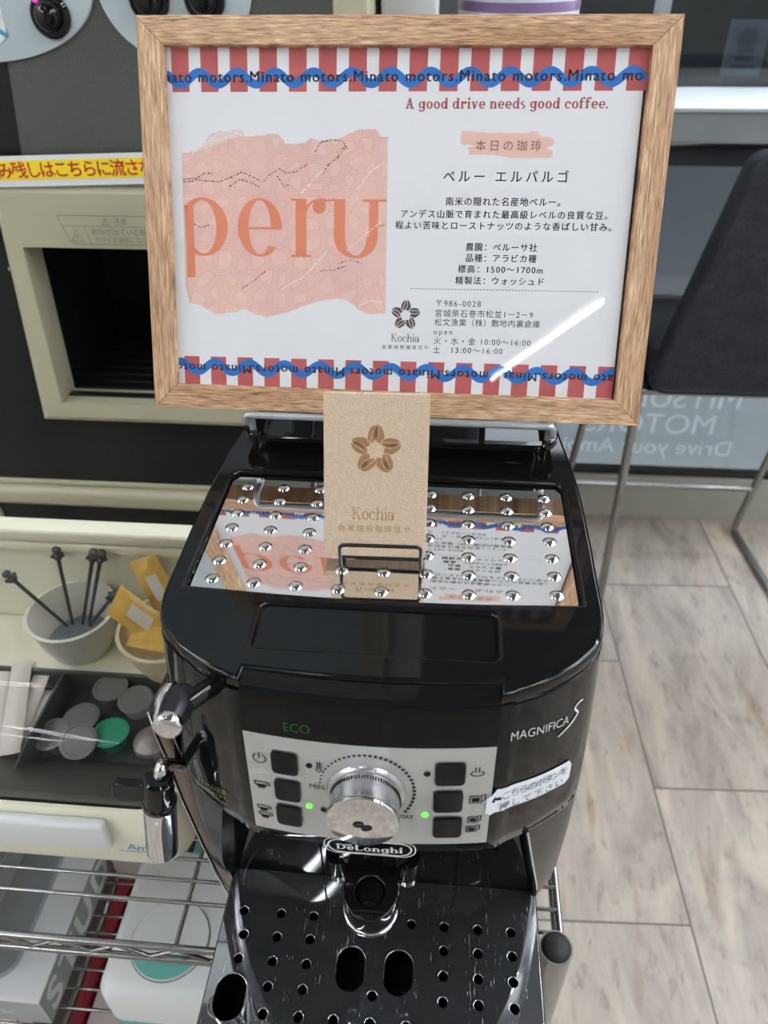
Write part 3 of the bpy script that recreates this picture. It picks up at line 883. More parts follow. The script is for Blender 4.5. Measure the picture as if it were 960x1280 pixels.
# ------------------------------------------------------------------ drink dispenser (left, behind)
VY = 0.5
dd = thing('drink_dispenser', 'beige and black cup drink dispenser with lit push buttons behind the picture frame', 'vending machine', (-0.55, 0.85, FL))
cb = MB()
cb.box(-1.12, -0.0535, VY + 0.21, 1.15, FL + 0.02, 1.20, 0.004)
cb.box(-1.12, -0.470, VY + 0.014, VY + 0.21, FL + 0.02, 1.20)
cb.box(-0.130, -0.0535, VY + 0.014, VY + 0.21, FL + 0.02, 1.20)
cb.box(-0.470, -0.130, VY + 0.014, VY + 0.21, FL + 0.02, -0.205)
cb.box(-0.470, -0.130, VY + 0.014, VY + 0.21, 0.010, 1.20)
cb.build('cabinet', BEIGE, dd)
MB().box(-0.086, -0.0535, VY - 0.004, VY + 0.02, FL + 0.05, 1.20, 0.004).build('corner_post', BEIGE, dd)
MB().box(-1.12, -1.05, VY - 0.004, VY + 0.02, FL + 0.05, 1.20, 0.004).build('corner_post', BEIGE, dd)
MB().box(-1.05, -0.086, VY, VY + 0.014, 0.06, 0.36).build('dotted_panel', DOTTED, dd)
MB().box(-1.05, -0.086, VY - 0.002, VY + 0.014, 0.36, 1.18, 0.004).build('header_panel', PALE, dd)
MB().prism([(-0.70, 0.085), (-0.4167, 0.085), (-0.4035, 0.181), (-0.70, 0.181)], VY - 0.0006, VY, lambda a, b, h: (a, h, b)).build('dark_strip', BLACK2, dd)
# black front with the bay cut out of it
BX0, BX1, BZ0, BZ1 = -0.452, -0.150, -0.197, 0.004
vs, fs = fill2d([[(-1.05, -0.33), (-0.086, -0.33), (-0.086, 0.062), (-1.05, 0.062)], [(BX0, BZ0), (BX1, BZ0), (BX1, BZ1), (BX0, BZ1)]])
MB().add([(a, VY, b) for a, b, _ in vs], fs).build('black_front', BLACK2, dd)
bay = MB()
for q in ([(BX0, BZ0), (BX1, BZ0)], [(BX1, BZ0), (BX1, BZ1)], [(BX1, BZ1), (BX0, BZ1)], [(BX0, BZ1), (BX0, BZ0)]):
    (a0, b0), (a1, b1) = q
    bay.poly([(a0, VY, b0), (a1, VY, b1), (a1, VY + 0.20, b1), (a0, VY + 0.20, b0)])
bay.poly([(BX0, VY + 0.20, BZ0), (BX1, VY + 0.20, BZ0), (BX1, VY + 0.20, BZ1), (BX0, VY + 0.20, BZ1)])
bo = bay.build('dispensing_bay', BLACK2, dd, smooth=0)
gr = MB()
for k in range(9):
    gr.box(BX0 + .004, BX1 - .004, VY + 0.01 + k * 0.02, VY + 0.022 + k * 0.02, BZ0 + 0.001, BZ0 + 0.008, 0.002)
gr.build('drip_grille', BLACK2, bo)
# beige surround: outer outline, raised face, sloping inner lip
bz = MB()
out = [(-0.476, -0.214), (-0.128, -0.214), (-0.128, 0.068), (-0.452, 0.068)]
mid = [(-0.468, -0.207), (-0.136, -0.207), (-0.136, 0.062), (-0.446, 0.062)]
inn = [(-0.447, -0.191), (-0.156, -0.191), (-0.156, 0.004), (-0.438, 0.004)]
bz.loft([[(a, VY + .004, b) for a, b in out], [(a, VY - .010, b) for a, b in out], [(a, VY - .014, b) for a, b in mid], [(a, VY - .010, b) for a, b in inn], [(a, VY + .03, b) for a, b in inn]], caps=False)
bzo = bz.build('bay_surround', BEIGE, dd, smooth=25)
MB().lathe([(0.0, 0), (0.0022, 0), (0.0015, 0.0012), (0, 0.0016)], 12, axis_matrix((-0.459, VY - .0125, -0.02), (0, -1, 0))).build('screw', BEIGE2, bzo)
# engraved warning plate on the surround
wp = MB()
tz = [(-0.388, 0.040), (-0.200, 0.040), (-0.200, 0.010), (-0.378, 0.010)]
tzr = [p[:2] for p in fillet([(a, b, 0) for a, b in tz], 0.004, 3, closed=True)]
vs, fs = ribbon(tzr + tzr[:1], 0.0008); wp.add([(a, VY - .0146, b) for a, b in vs], fs)
vs, fs = ribbon([(-0.385, 0.029), (-0.200, 0.029)], 0.0006); wp.add([(a, VY - .0146, b) for a, b in vs], fs)
vs, fs = ribbon([(-0.360, 0.029), (-0.357, 0.010)], 0.0006); wp.add([(a, VY - .0146, b) for a, b in vs], fs)
for cx, cz, k in ((-0.335, 0.0345, 0.0045), (-0.370, 0.0185, 0.0068)):
    tri = [(cx - k, cz - k * .8), (cx + k, cz - k * .8), (cx, cz + k * .9), (cx - k, cz - k * .8)]
    vs, fs = ribbon(tri, 0.0009); wp.add([(a, VY - .0146, b) for a, b in vs], fs)
    vs, fs = ribbon([(cx, cz - k * .45), (cx, cz + k * .35)], 0.0011); wp.add([(a, VY - .0146, b) for a, b in vs], fs)
for body, x, z, s in (('注意', -0.327, 0.0315, 0.0078), ('飲料が出ている間は', -0.353, 0.0205, 0.0075), ('やけどの原因になり', -0.351, 0.0125, 0.0065)):
    vs, fs = text2d(body, s, None, 0.0)
    wp.add([(x + a, VY - .0146, z + b) for a, b in vs], fs)
wp.build('warning_lettering', BEIGE2, bzo, smooth=0)
# round-ended moulding and lower door
mo = MB()
mo.box(-1.05, -0.086, VY - 0.016, VY + 0.01, -0.352, -0.324, 0.008, 4)
mo.build('moulding', BEIGE, dd)
mo = MB(); mo.box(-1.05, -0.086, VY - 0.004, VY + 0.01, -0.3235, -0.316, 0.002)
mo.build('moulding', BEIGE, dd)
MB().box(-0.595, -0.10, VY - 0.001, VY + 0.012, -0.95, -0.352).build('lower_door', BLACK2, dd)
MB().prism([(-0.62, -0.352), (-0.590, -0.352), (-0.565, -0.95), (-0.62, -0.95)], VY - 0.006, VY + 0.01, lambda a, b, h: (a, h, b)).build('door_edge', BEIGE, dd)
# oval plates with push buttons
def oval(cx, cz, rx, rz):
    vs, fs = fill2d([circ(cx, cz, rx, 64, rz)], extrude=0.002, bevel=0.001)
    return MB().add([(a, VY - 0.001 - h, b) for a, b, h in vs], fs).build('button_plate', PALE, dd)
ov1 = oval(-0.423, 0.238, 0.119, 0.060)
ov2 = oval(-0.229, 0.238, 0.071, 0.060)
def push_button(cx, cz, led, par):
    Mx = axis_matrix((cx, VY - 0.003, cz), (0, -1, 0))
    b_ = MB().lathe([(0.0, 0), (0.0185, 0), (0.0185, 0.004), (0.0165, 0.006), (0.0128, 0.006), (0.0120, 0.011), (0.0085, 0.0155), (0.004, 0.0172), (0, 0.0175)], 32, Mx).build('push_button', BLACK, par)
    MB().lathe([(0, 0.0165), (0.0028, 0.0170), (0.0018, 0.0188), (0, 0.0192)], 16, axis_matrix((cx - 0.003, VY - 0.002, cz + 0.008), (-0.12, -1, 0.35))).build('lamp', led, b_)
push_button(-0.3475, 0.216, LEDP, ov1)
push_button(-0.2520, 0.228, LEDB, ov2)
push_button(-0.2010, 0.228, LEDP, ov2)
# water sticker
stk = MB()
vs, fs = fill2d([rrect(-0.470, -0.394, 0.193, 0.262, 0.014)], extrude=0.0006)
stk = MB().add([(a, VY - 0.0045 - h, b) for a, b, h in vs], fs).build('water_sticker', WHITE, dd)
vs, fs = fill2d([circ(-0.424, 0.222, 0.017, 24, 0.022)])
MB().add([(a, VY - 0.0054, b) for a, b, _ in vs], fs).build('yellow_drop', YELLOW, stk, smooth=0)
vs, fs = text2d('水', 0.032, None, 0.02); MB().add([(-0.4245 + a, VY - 0.0058, 0.1985 + b) for a, b in vs], fs).build('large_lettering', BLUEINK, stk, smooth=0)
vs, fs = text2d('の', 0.008, None, 0.01); MB().add([(-0.4165 + a, VY - 0.0058, 0.2255 + b) for a, b in vs], fs).build('small_lettering', BLUEINK, stk, smooth=0)
# yellow notice strip above the bay, slightly aslant
TA = math.radians(1.9)
def sgn(a, b, h=0.0):
    return (-0.444 + a * math.cos(TA) - b * math.sin(TA), VY - 0.0150 - h, 0.0685 + a * math.sin(TA) + b * math.cos(TA))
sg = MB().prism([(-0.30, -0.001), (0.22, -0.001), (0.22, 0.0285), (-0.30, 0.0285)], 0, 0.0008, sgn).build('notice_strip', PAPER, dd)
MB().add([(-0.30, 0.0055, 0.0012), (0.22, 0.0055, 0.0012), (0.22, 0.0240, 0.0012), (-0.30, 0.0240, 0.0012)], [(0, 1, 2, 3)], sgn).build('yellow_band', YELLOW, sg, smooth=0)
vs, fs = text2d('飲み残しはこちらに流さな', 0.0168, 0.180, 0.014)
MB().add(vs, fs, lambda a, b: sgn(a - 0.0070, b + 0.0088, 0.0016)).build('lettering', REDINK, sg, smooth=0)

# ------------------------------------------------------------------ coffee machine
cmach = thing('coffee_machine', 'black bean-to-cup coffee machine with silver control panel and perforated mirror top', 'coffee machine', (0, 0.05, -0.345))
P0 = [(0,-.0835),(.03,-.0838),(.061,-.0838),(.0715,-.0805),(.0825,-.075),(.0948,-.0664),(.104,-.0575),(.1092,-.050),(.1122,-.0405),(.1142,-.0265),(.1145,0),(.115,.034),(.114,.087),(.1086,.144),(.104,.20)]
P1 = [(0,-.102),(.03,-.1015),(.061,-.098),(.0715,-.0925),(.083,-.0862),(.0945,-.0785),(.1035,-.0715),(.109,-.0655),(.1122,-.0605),(.1145,-.048),(.1155,-.02),(.1155,.034),(.1145,.087),(.1095,.144),(.105,.20)]
SUB = 5
S0, S1 = [p[:] for p in spline2(P0, SUB)], [p[:] for p in spline2(P1, SUB)]
def bt(z):
    s_ = min(1.0, max(0.0, -z / .107))
    return 1 - (1 - s_) ** 1.6
def bodypt(p, z, off=0.0, sg=1):
    """point on the bowed front and side skin; p runs from 0 (middle) to 14 (back corner)"""
    q = min(max(p * SUB, 0), len(S0) - 1.001); i = int(q); f = q - i
    t = bt(z)
    pt = [(S0[j][0] * (1 - t) + S1[j][0] * t, S0[j][1] * (1 - t) + S1[j][1] * t) for j in (i, i + 1)]
    x = pt[0][0] * (1 - f) + pt[1][0] * f; y = pt[0][1] * (1 - f) + pt[1][1] * f
    tx_, ty_ = pt[1][0] - pt[0][0], pt[1][1] - pt[0][1]
    l = math.hypot(tx_, ty_) or 1
    x += ty_ / l * off; y += -tx_ / l * off
    return (sg * x, y, z)
def ring_at(z, inset=0.0):
    half = [bodypt(i / SUB, z, -inset) for i in range(len(S0))]
    return half + [(-x, y, zz) for x, y, zz in half[::-1][:-1]]
# front and side skin of the upper body
b_ = MB()
zs = [-0.006 - 0.101 * k / 10 for k in range(11)]
rings = [ring_at(-0.006, 0.002)] + [ring_at(z) for z in zs] + [ring_at(-0.110, 0.002), ring_at(-0.112, 0.008)]
b_.loft(rings)
body = b_.build('upper_body', BLACK, cmach, smooth=50)
# lower housing with the flat black niche wall
b_ = MB()
b_.box(-0.1095, 0.1095, -0.039, 0.20, -0.340, -0.105, 0.004)
low = b_.build('lower_housing', BLACK, cmach)
b_ = MB()
for x in (-0.043, 0.052):
    MB().box(x - .0005, x + .0005, -0.0396, -0.0388, -0.264, -0.115).build('niche_seam', DEEP, low)
# side cheeks that sweep back towards the cup grid
def rec(z):
    T = [(-.107, 0), (-.15, 0), (-.19, .003), (-.213, .007), (-.24, .016), (-.274, .031), (-.30, .046), (-.345, .06)]
    for (a, ra), (b, rb) in zip(T, T[1:]):
        if z >= b:
            return ra + (rb - ra) * (a - z) / (a - b)
    return T[-1][1]
def xin(z):
    T = [(-.105, .083), (-.19, .0985), (-.265, .1065), (-.345, .108)]
    for (a, ra), (b, rb) in zip(T, T[1:]):
        if z >= b:
            return ra + (rb - ra) * (a - z) / (a - b)
    return T[-1][1]
def cheek_ring(z, sg):
    x0 = xin(z)
    pts = [q for q in S1[:SUB * 10 + 1]]
    ix = next(i for i, q in enumerate(pts) if q[0] >= x0)
    a, b = pts[ix - 1], pts[ix]; f = (x0 - a[0]) / (b[0] - a[0])
    seq = [(x0, a[1] + (b[1] - a[1]) * f)] + pts[ix:]
    # resample
    L_ = [0]
    for p, q in zip(seq, seq[1:]): L_.append(L_[-1] + math.dist(p, q))
    out = []
    n = 16
    for k in range(n + 1):
        d = L_[-1] * k / n
        j = max(0, min(len(seq) - 2, next((i for i in range(len(L_) - 1) if L_[i + 1] >= d - 1e-9), len(seq) - 2)))
        f = (d - L_[j]) / (L_[j + 1] - L_[j])
        out.append((sg * (seq[j][0] + (seq[j + 1][0] - seq[j][0]) * f), seq[j][1] + (seq[j + 1][1] - seq[j][1]) * f + rec(z), z))
    out += [(sg * .1155, 0.06, z), (sg * x0, 0.06, z)]
    return out
for sg in (1, -1):
    zz = [-.105 - .012 * k for k in range(21)]
    MB().loft([cheek_ring(z, sg) for z in zz]).build('side_cheek', BLACK2, cmach, smooth=40)
    if sg > 0: MB().tube([(sg * (xin(z) - .0003), cheek_ring(z, 1)[0][1] - .0006, z) for z in [-.106 - .0107 * k for k in range(16)]], 0.0009, 8).build('bright_edge', CHROME, cmach)
# outer left plate with a kinked front edge
sp_ = [(-.030, -.0585), (-.0647, -.0537), (-.0641, -.075), (-.0618, -.0957), (-.058, -.1456), (-.050, -.212), (-.039, -.2907), (-.03, -.335), (0.19, -.335), (0.19, -.0585)]
vs, fs = fill2d([sp_], extrude=0.0048, bevel=0.0012)
MB().add(vs, fs, lambda a, b, h: (-0.1165 + h, a, b)).build('side_plate', DARKSTEEL, cmach)
MB().tube([(-.1216, y - .0006, z) for y, z in sp_[1:8]], .0006, 6).build('bright_edge', CHROME, cmach, smooth=60)
MB().tube([(-.1112, y - .0006, z) for y, z in sp_[1:8]], .0006, 6).build('bright_edge', CHROME, cmach, smooth=60)
MB().tube([(-.1150, -.0260, -.010), (-.1156, -.033, -.035), (-.1158, -.036, -.058)], 0.0011, 8).build('bright_edge', CHROME, cmach)

# lid with the opening for the mirror tray
def lidline():
    half = [(0.0, -.0805), (.03, -.0798), (.0600, -.0772), (.0608, -.0846)]
    half += [p for p in S0[SUB * 2 + 1:]]
    half[-1] = (.101, .20)
    return half + [(-x, y) for x, y in half[::-1][:-1]]
def trayline(gx=0.0):
    out_ = []
    for k in range(17):
        x = -.1032 + .2064 * k / 16
        out_.append((x + (gx if x > 0 else -gx) * abs(x) / .1032, -.0268 + .0042 * (x / .1032) ** 2 - gx))
    return out_ + [(.1036 + gx, .078), (.0995 + gx, .0835 + gx), (-.0995 - gx, .0835 + gx), (-.1036 - gx, .078)]
rec_ = rrect(-.0600, .0600, -.0640, -.0335, .004, 4)
vs, fs = fill2d([lidline(), trayline(.0005), rec_], extrude=0.0035, bevel=0.0022)
lid = MB().add(vs, fs, lambda a, b, h: (a, b, h - .0036)).build('lid', BLACK, cmach, smooth=45)
# shallow finger recess: a floor that dips towards the front
rc = MB()
fl_ = []
for k in range(7):
    y = -.0330 - .0315 * k / 6
    zz = -.0003 - .0020 * (k / 6)
    fl_.append([(-.0606, y, zz), (.0606, y, zz)])
vs = [p for r in fl_ for p in r]
rc.add(vs, [(2 * k, 2 * k + 1, 2 * k + 3, 2 * k + 2) for k in range(6)])
rc.build('finger_recess', BLACK, lid, smooth=30)
# mirror cup tray with domed studs
tp = MB()
vs, fs = fill2d([trayline(-.0006)])
tp.add([(a, b, -.0012) for a, b, _ in vs], fs)
ctray = tp.build('cup_tray', MIRROR, cmach)
S_ = 0.0230676
ys_ = [0.0710, 0.0574, 0.0439, 0.0299, 0.0153, 0.0006, -0.0142]
for r_i, y in enumerate(ys_):
    for c_i in range(-4, 5):
        x = c_i * S_
        yy = y - 0.0037 * r_i / 6 * (1 - (c_i / 4.0) ** 2)
        MB().lathe([(0.0040, 0), (0.0036, 0.0004), (0.0030, 0.00085), (0.0020, 0.00125), (0.0010, 0.00145), (0, 0.0015)], 18, Matrix.Translation((x, yy, -.0012)), caps=False).build('stud', CHROME, ctray, smooth=80)
# black rim bead round the tray
MB().tube([(a, b, .0000) for a, b in trayline(.0008)], 0.0010, 6, closed=True).build('tray_rim', BLACK, lid)

# bean lid at the back
bl = MB()
def rr(x, y0, y1, r, z): return [(a, b, z) for a, b in rrect(-x, x, y0, y1, r, 6)]
bl.loft([rr(.097, .1060, .195, .012, -.001), rr(.0985, .1055, .195, .013, .002), rr(.0985, .1055, .195, .013, .0115), rr(.1030, .1025, .197, .015, .0122), rr(.1030, .1025, .197, .015, .0158), rr(.1022, .1035, .196, .014, .0166), rr(.0985, .1080, .193, .012, .0164), rr(.0975, .1090, .192, .011, .0128)])
bl.build('bean_lid', BLACK, cmach, smooth=40)

# fascia: display strip on top, silver control panel below
def pan_y(x, z):
    if z > -.0006: y = -.0915
    elif z > -.025: y = -.0925 - .005 * (-z / .025)
    else: y = -.0975 - .007 * (-z - .025) / .072
    return y + .0045 * (x / .06) ** 2
def pan(x, z, off=0.0): return (x, pan_y(x, z) - off, z + off * 0.12)
def fascia(rows, name, m, thick=0.010):
    nx = 24
    nz = len(rows) - 1
    fr_ = [[(-.0602 + .1204 * i / nx, (rw[1] if rw[1] is not None else pan_y(0, rw[0])) + .0045 * (-1 + 2 * i / nx) ** 2, rw[0]) for i in range(nx + 1)] for rw in rows]
    vs, fs = [], []
    W_ = nx + 1
    for row in fr_: vs += row
    K = len(vs)
    vs += [(x, y + thick, z) for x, y, z in vs]
    for k in range(nz):
        for i in range(nx):
            a = k * W_ + i
            fs.append((a, a + 1, a + W_ + 1, a + W_)); fs.append((K + a, K + a + W_, K + a + W_ + 1, K + a + 1))
    for i in range(nx):
        fs.append((i, K + i, K + i + 1, i + 1)); a = nz * W_ + i
        fs.append((a, a + 1, K + a + 1, K + a))
    for k in range(nz):
        a = k * W_
        fs.append((a, a + W_, K + a + W_, K + a)); a += nx
        fs.append((a, K + a, K + a + W_, a + W_))
    return MB().add(vs, fs).build(name, m, cmach, smooth=30)
disp = fascia([(.0004, -.0795), (.0006, -.0805), (.0006, -.0912), (.0003, -.0920), (-.0006, -.0925)] + [(-.0006 - .0244 * k / 5, None) for k in range(1, 6)], 'display_strip', KEYBLK)
panel = fascia([(-.0250 - .0715 * k / 4, None) for k in range(5)], 'control_panel', SILVER)
vs, fs = text2d('ECO', 0.0072, 0.0125, -0.012, stretch=False)
MB().add(vs, fs, lambda a, b: pan(a - .0395, b - .0205, .0003)).build('lettering', INKGREEN, disp, smooth=0)
# push keys
def pkey(cx, cz, w_, h_, sk):
    pl = rrect(-w_ / 2, w_ / 2, -h_ / 2, h_ / 2, .0024, 4)
    fr_ = MB()
    vs, fs = fill2d([[(a * 1.10, b * 1.12) for a, b in pl]], extrude=.0003)
    fr_.add(vs, fs, lambda a, b, h: pan(cx + a + sk * b, cz + b, .0003 + h))
    fo = fr_.build('key_bezel', DIALSILVER, panel)
    vs, fs = fill2d([pl], extrude=.0006, bevel=.0004)
    MB().add(vs, fs, lambda a, b, h: pan(cx + a + sk * b, cz + b, .0010 + h)).build('key', KEYBLK, fo)
for cx, cz in ((-.0405, -.042), (-.0403, -.0619), (-.0408, -.0813)): pkey(cx, cz, .0132, .0148, 0.0)
for cx, cz in ((.0394, -.0418), (.0391, -.0617), (.0396, -.0816)): pkey(cx, cz, .0145, .0148, 0.0)
# printed marks on the panel
pk = MB()
def mark(pts, cx, cz, w_=.0007):
    vs, fs = ribbon(pts, w_)
    pk.add(vs, fs, lambda a, b: pan(cx + a, cz + b, .0003))
def flush(name):
    global pk
    pk.build(name, INKB, panel, smooth=0); pk = MB()
def solid(pts, cx, cz):
    vs, fs = fill2d([pts]); pk.add([(a, b) for a, b, _ in vs], fs, lambda a, b: pan(cx + a, cz + b, .0003))
arc = lambda r, a0, a1, n=14, cx=0, cy=0: [(cx + r * math.cos(math.radians(a0 + (a1 - a0) * i / n)), cy + r * math.sin(math.radians(a0 + (a1 - a0) * i / n))) for i in range(n + 1)]
mark(arc(.0032, 60 + 60, 420, 20), -.0534, -.0423); mark([(0, .0002), (0, .0042)], -.0534, -.0423)
flush('power_symbol')
def cup(cx, cz, k=1.0):
    mark([(-.0036 * k, .0014 * k), (-.0030 * k, -.0010 * k), (-.0014 * k, -.0022 * k), (.0014 * k, -.0022 * k), (.0026 * k, -.0010 * k), (.0030 * k, .0014 * k), (-.0036 * k, .0014 * k)], cx, cz)
    mark(arc(.0012 * k, -80, 90, 8, .0032 * k, .0002 * k), cx, cz); mark([(-.002 * k, -.0030 * k), (.002 * k, -.0030 * k)], cx, cz, .0007)
    solid([(-.0026 * k, -.0004 * k), (.0024 * k, -.0004 * k), (.0012 * k, -.0020 * k), (-.0012 * k, -.0020 * k)], cx, cz)
cup(-.0541, -.0612); flush('cup_symbol'); cup(-.0545, -.0795, .9); cup(-.0541, -.0850, .9); flush('two_cups_symbol')
def mug(cx, cz, k=1.0):
    mark([(-.0030 * k, .0026 * k), (.0026 * k, .0026 * k), (.0026 * k, -.0026 * k), (-.0030 * k, -.0026 * k), (-.0030 * k, .0026 * k)], cx, cz)
    solid([(-.0020 * k, .0014 * k), (.0018 * k, .0014 * k), (.0018 * k, -.0018 * k), (-.0020 * k, -.0018 * k)], cx, cz)
    mark([(.0026 * k, .0030 * k), (.0046 * k, .0036 * k), (.0044 * k, -.0006 * k), (.0028 * k, -.0012 * k)], cx, cz)
mug(.0528, -.0618); flush('mug_symbol'); mug(.0522, -.0772, .85); mug(.0519, -.0846, .85); flush('two_mugs_symbol')
mark([(-.0034, -.0004), (-.0022, .0012), (-.0008, .0006), (-.0009, .0042)], .0523, -.0424); mark([(.0009, .0042), (.0008, .0006), (.0022, .0012), (.0034, -.0004)], .0523, -.0424)
mark([(-.0034, -.0004), (-.0016, -.0020), (.0016, -.0020), (.0034, -.0004)], .0523, -.0424)
flush('steam_symbol')
mark([(-.0006, .0036), (-.0006, -.0006), (-.0014, -.0020), (0, -.0032), (.0014, -.0020), (.0006, -.0006), (.0006, .0036), (-.0006, .0036)], -.0238, -.0425)
for k in range(3): mark([(.0008, .003 - .0014 * k), (.0020, .003 - .0014 * k)], -.0238, -.0425, .0004)
flush('thermometer_symbol')
# dial scale: dots that grow clockwise
DC = (-.0006, -.0560); DR = (.0232, .0250)
for i in range(34):
    a = math.radians(174 - 209 * i / 33)
    r_ = .00058 + .00036 * min(1, i / 16)
    solid([(x, z) for x, z in circ(0, 0, r_, 8)], DC[0] + DR[0] * math.cos(a), DC[1] + DR[1] * math.sin(a))
pk.build('dial_scale', INKB, panel, smooth=0)
pk = MB()
for body_, x, z in (('MIN', -.0290, -.0585), ('MAX', .0155, -.0762)):
    vs, fs = text2d(body_, 0.0050, .0072, 0.0, stretch=False)
    pk.add(vs, fs, lambda a, b: pan(x + a, z + b, .0003))
solid([(x, z) for x, z in circ(0, 0, .0021, 14, .0016)], -.0222, -.0742); mark([(.0020, .0006), (.0034, -.0004)], -.0222, -.0742, .0006)
mark([(-.0020, .0008), (-.0010, .0022), (.0004, .0026)], -.0222, -.0742, .0005)
pk.build('dial_lettering', INKB, panel, smooth=0)
def lamp(cx, cz, m, r_=.0017):
    l_ = MB().lathe([(0, 0.0001), (r_, 0.0001), (r_, .0005), (r_ * .6, .0010), (0, .0012)], 14, axis_matrix(pan(cx, cz), (0, -1, .12))).build('indicator_lamp', m, panel)
lamp(-.0299, -.0724, LEDG); lamp(.0281, -.0727, LEDG); lamp(-.0285, -.0420, BLACK); lamp(.0284, -.0423, BLACK)
# dial
DN = Vector((0, -1, 0.10)).normalized()
dcen = Vector(pan(-.0010, -.0580))
dial = MB().lathe([(0, 0.0002), (.0196, .0002), (.0190, .0012), (.0178, .0020), (.0172, .0022), (.0166, .0135), (0, .0135)], 48, axis_matrix(dcen, DN)).build('dial', DIALSILVER, panel)
MB().lathe([(0, 0.0134), (.0160, .0134), (.0172, .0140), (.0176, .0155), (.0172, .0168), (.0120, .0180), (.0055, .0186), (0, .0188)], 48, axis_matrix(dcen, DN)).build('dial_cap', CHROME, dial, smooth=50)
dm = MB()
MD = axis_matrix(dcen, DN)
XV = Vector((1, 0, 0)); ZV = DN.cross(XV) * -1
if ZV.z < 0: ZV = -ZV
for i in range(46):
    a = math.radians(165 - 200 * i / 45)
    p = dcen + DN * .0042 + (XV * math.cos(a) + ZV * math.sin(a)) * .01725
    dm.box(p.x - .00028, p.x + .00028, p.y - .0009, p.y + .0009, p.z - .00028, p.z + .00028)
def oncap(a, b): 
    q = dcen + DN * (.0189 - (a * a + b * b) * 6) + XV * a + ZV * b
    return q[:]
for sx, sz in ((-.0012, .0016), (.0016, -.0018)):
    for up in (1, -1):
        pl = [(sx + .0028 * math.cos(math.radians(t)) * 1.0, sz + up * .0002 + .0020 * math.sin(math.radians(t))) for t in range(0 if up > 0 else 180, (180 if up > 0 else 360) + 1, 15)]
        dm.poly([oncap(a * math.cos(.35) - b * math.sin(.35), a * math.sin(.35) + b * math.cos(.35)) for a, b in pl])
dm.build('dial_marks', INKB, dial, smooth=0)
# maker's oval badge below the panel
def bad(a, b, h=0.0): return (a, -.1014 - h + .004 * (a / .06) ** 2 - b * .05, -.1042 + b)
bdg = MB()
bvs, bfs = fill2d([rrect(-.0225, .0225, -.0078, .0066, .0070, 8)], extrude=.0006)
badge = MB().add(bvs, bfs, lambda a, b, h: bad(a, b, .0012 + h)).build('badge', BLACK, cmach)
bm_ = MB()
for gx, gz, w_ in ((.0219, .0062, .0011), (.0240, .0078, .0007)):
    lp = rrect(-gx, gx, -.0070 - (gx - .0219) * .6, .0060 + (gx - .0219) * .6, .0064, 8)
    vs, fs = ribbon(lp + lp[:1], w_); bm_.add(vs, fs, lambda a, b: bad(a, b, .0021))
vs, fs = serif('DeLonghi', .0058, .0350, w=.15, t=.07, s=.045, gap=.05)
bm_.add(vs, fs, lambda a, b: bad(a - .0176, b - .0040, .0021))
bm_.poly([bad(a, b, .0021) for a, b in ((-.0130, .0008), (-.0092, .0008), (-.0092, .0016), (-.0130, .0016))])
bm_.build('lettering', INKW, badge, smooth=0)
# name on the right flank, label tape, warning print on the left flank
def alen(z, p0):
    """parameter p at arc distance d from p0 along the skin at height z"""
    tab = [(p0, 0.0)]; d = 0.0; a = bodypt(p0, z)
    for k in range(1, 200):
        p = p0 + .04 * k; b = bodypt(p, z); d += math.dist(a, b); a = b; tab.append((p, d))
    def f(s_):
        s0 = abs(s_)
        for (pa, da), (pb, db) in zip(tab, tab[1:]):
            if db >= s0:
                q = pa + (pb - pa) * (s0 - da) / (db - da)
                return q
        return tab[-1][0]
    return f
f1 = alen(-.03, 2.42)
nm = MB()
vs, fs = text2d('MAGNIFICA', .0080, .0345, -0.016, stretch=False)
nm.add(vs, fs, lambda a, b: bodypt(f1(a), -.0272 + b - a * 0.17, .0004))
nm.build('lettering', INKW, body, smooth=0)
nm = MB()
sw = spline2([(.0430, .0100), (.0405, .0102), (.0376, .0080), (.0388, .0056), (.0405, .0034), (.0390, .0008), (.0350, -.0028), (.0285, -.0066)], 6)
vs, fs = ribbon([p[:2] for p in sw], .0010)
nm.add(vs, fs, lambda a, b: bodypt(f1(max(0, a)), -.0290 + b - a * 0.10, .0005))
nm.build('lettering', INKW, body, smooth=0)
f2 = alen(-.07, 1.87)
lt = MB(); tp_ = []
n = 20
LT = 0.0520
for k in range(n + 1):
    a = LT * k / n
    cut = .0040 * max(0, 1 - k / 1.5) if k < 2 else (.004 if k == n else 0)
    zt = -.0572 - a * .11; zb = zt - .0170
    tp_.append((bodypt(f2(a), zt - cut, .0006), bodypt(f2(a), zb + cut * .6, .0006)))
off_y = [0.0] * (n + 1)
vs = [p for r in tp_ for p in r]
def lift(p):          # the tape bridges the panel edge
    x, y, z = p
    if x < .0605: y = min(y, pan_y(x, z) - .0008)
    return (x, y, z)
lt.add([lift(p) for p in vs], [(2 * k, 2 * k + 1, 2 * k + 3, 2 * k + 2) for k in range(n)])
tape = lt.build('label_tape', LABELW, cmach, smooth=60, label='white label tape with handwritten black characters')
hw = MB()
for body_, a0, b0, sz, wd in (('こちらのボタンを', .0085, -.0078, .0066, .0400), ('押して下さい', .0068, -.0157, .0064, .0400)):
    vs, fs = text2d(body_, sz, wd, -0.006)
    hw.add(vs, fs, lambda a, b: lift(Vector(bodypt(f2(a0 + a), -.0572 - (a0 + a) * .11 + b0 + b, .0010))[:]))
arr = [(.0024, -.0064), (.0044, -.0040), (.0044, -.0054), (.0076, -.0054), (.0076, -.0074), (.0044, -.0074), (.0044, -.0088)]
hw.poly([(lambda q: (q[0], q[1] - .0002, q[2]))(lift(bodypt(f2(a), -.0572 - a * .11 + b, .0010))) for a, b in arr])
hw.build('handwriting', INKB, tape, smooth=0)
f3 = alen(-.095, 3.45)
wt = MB()
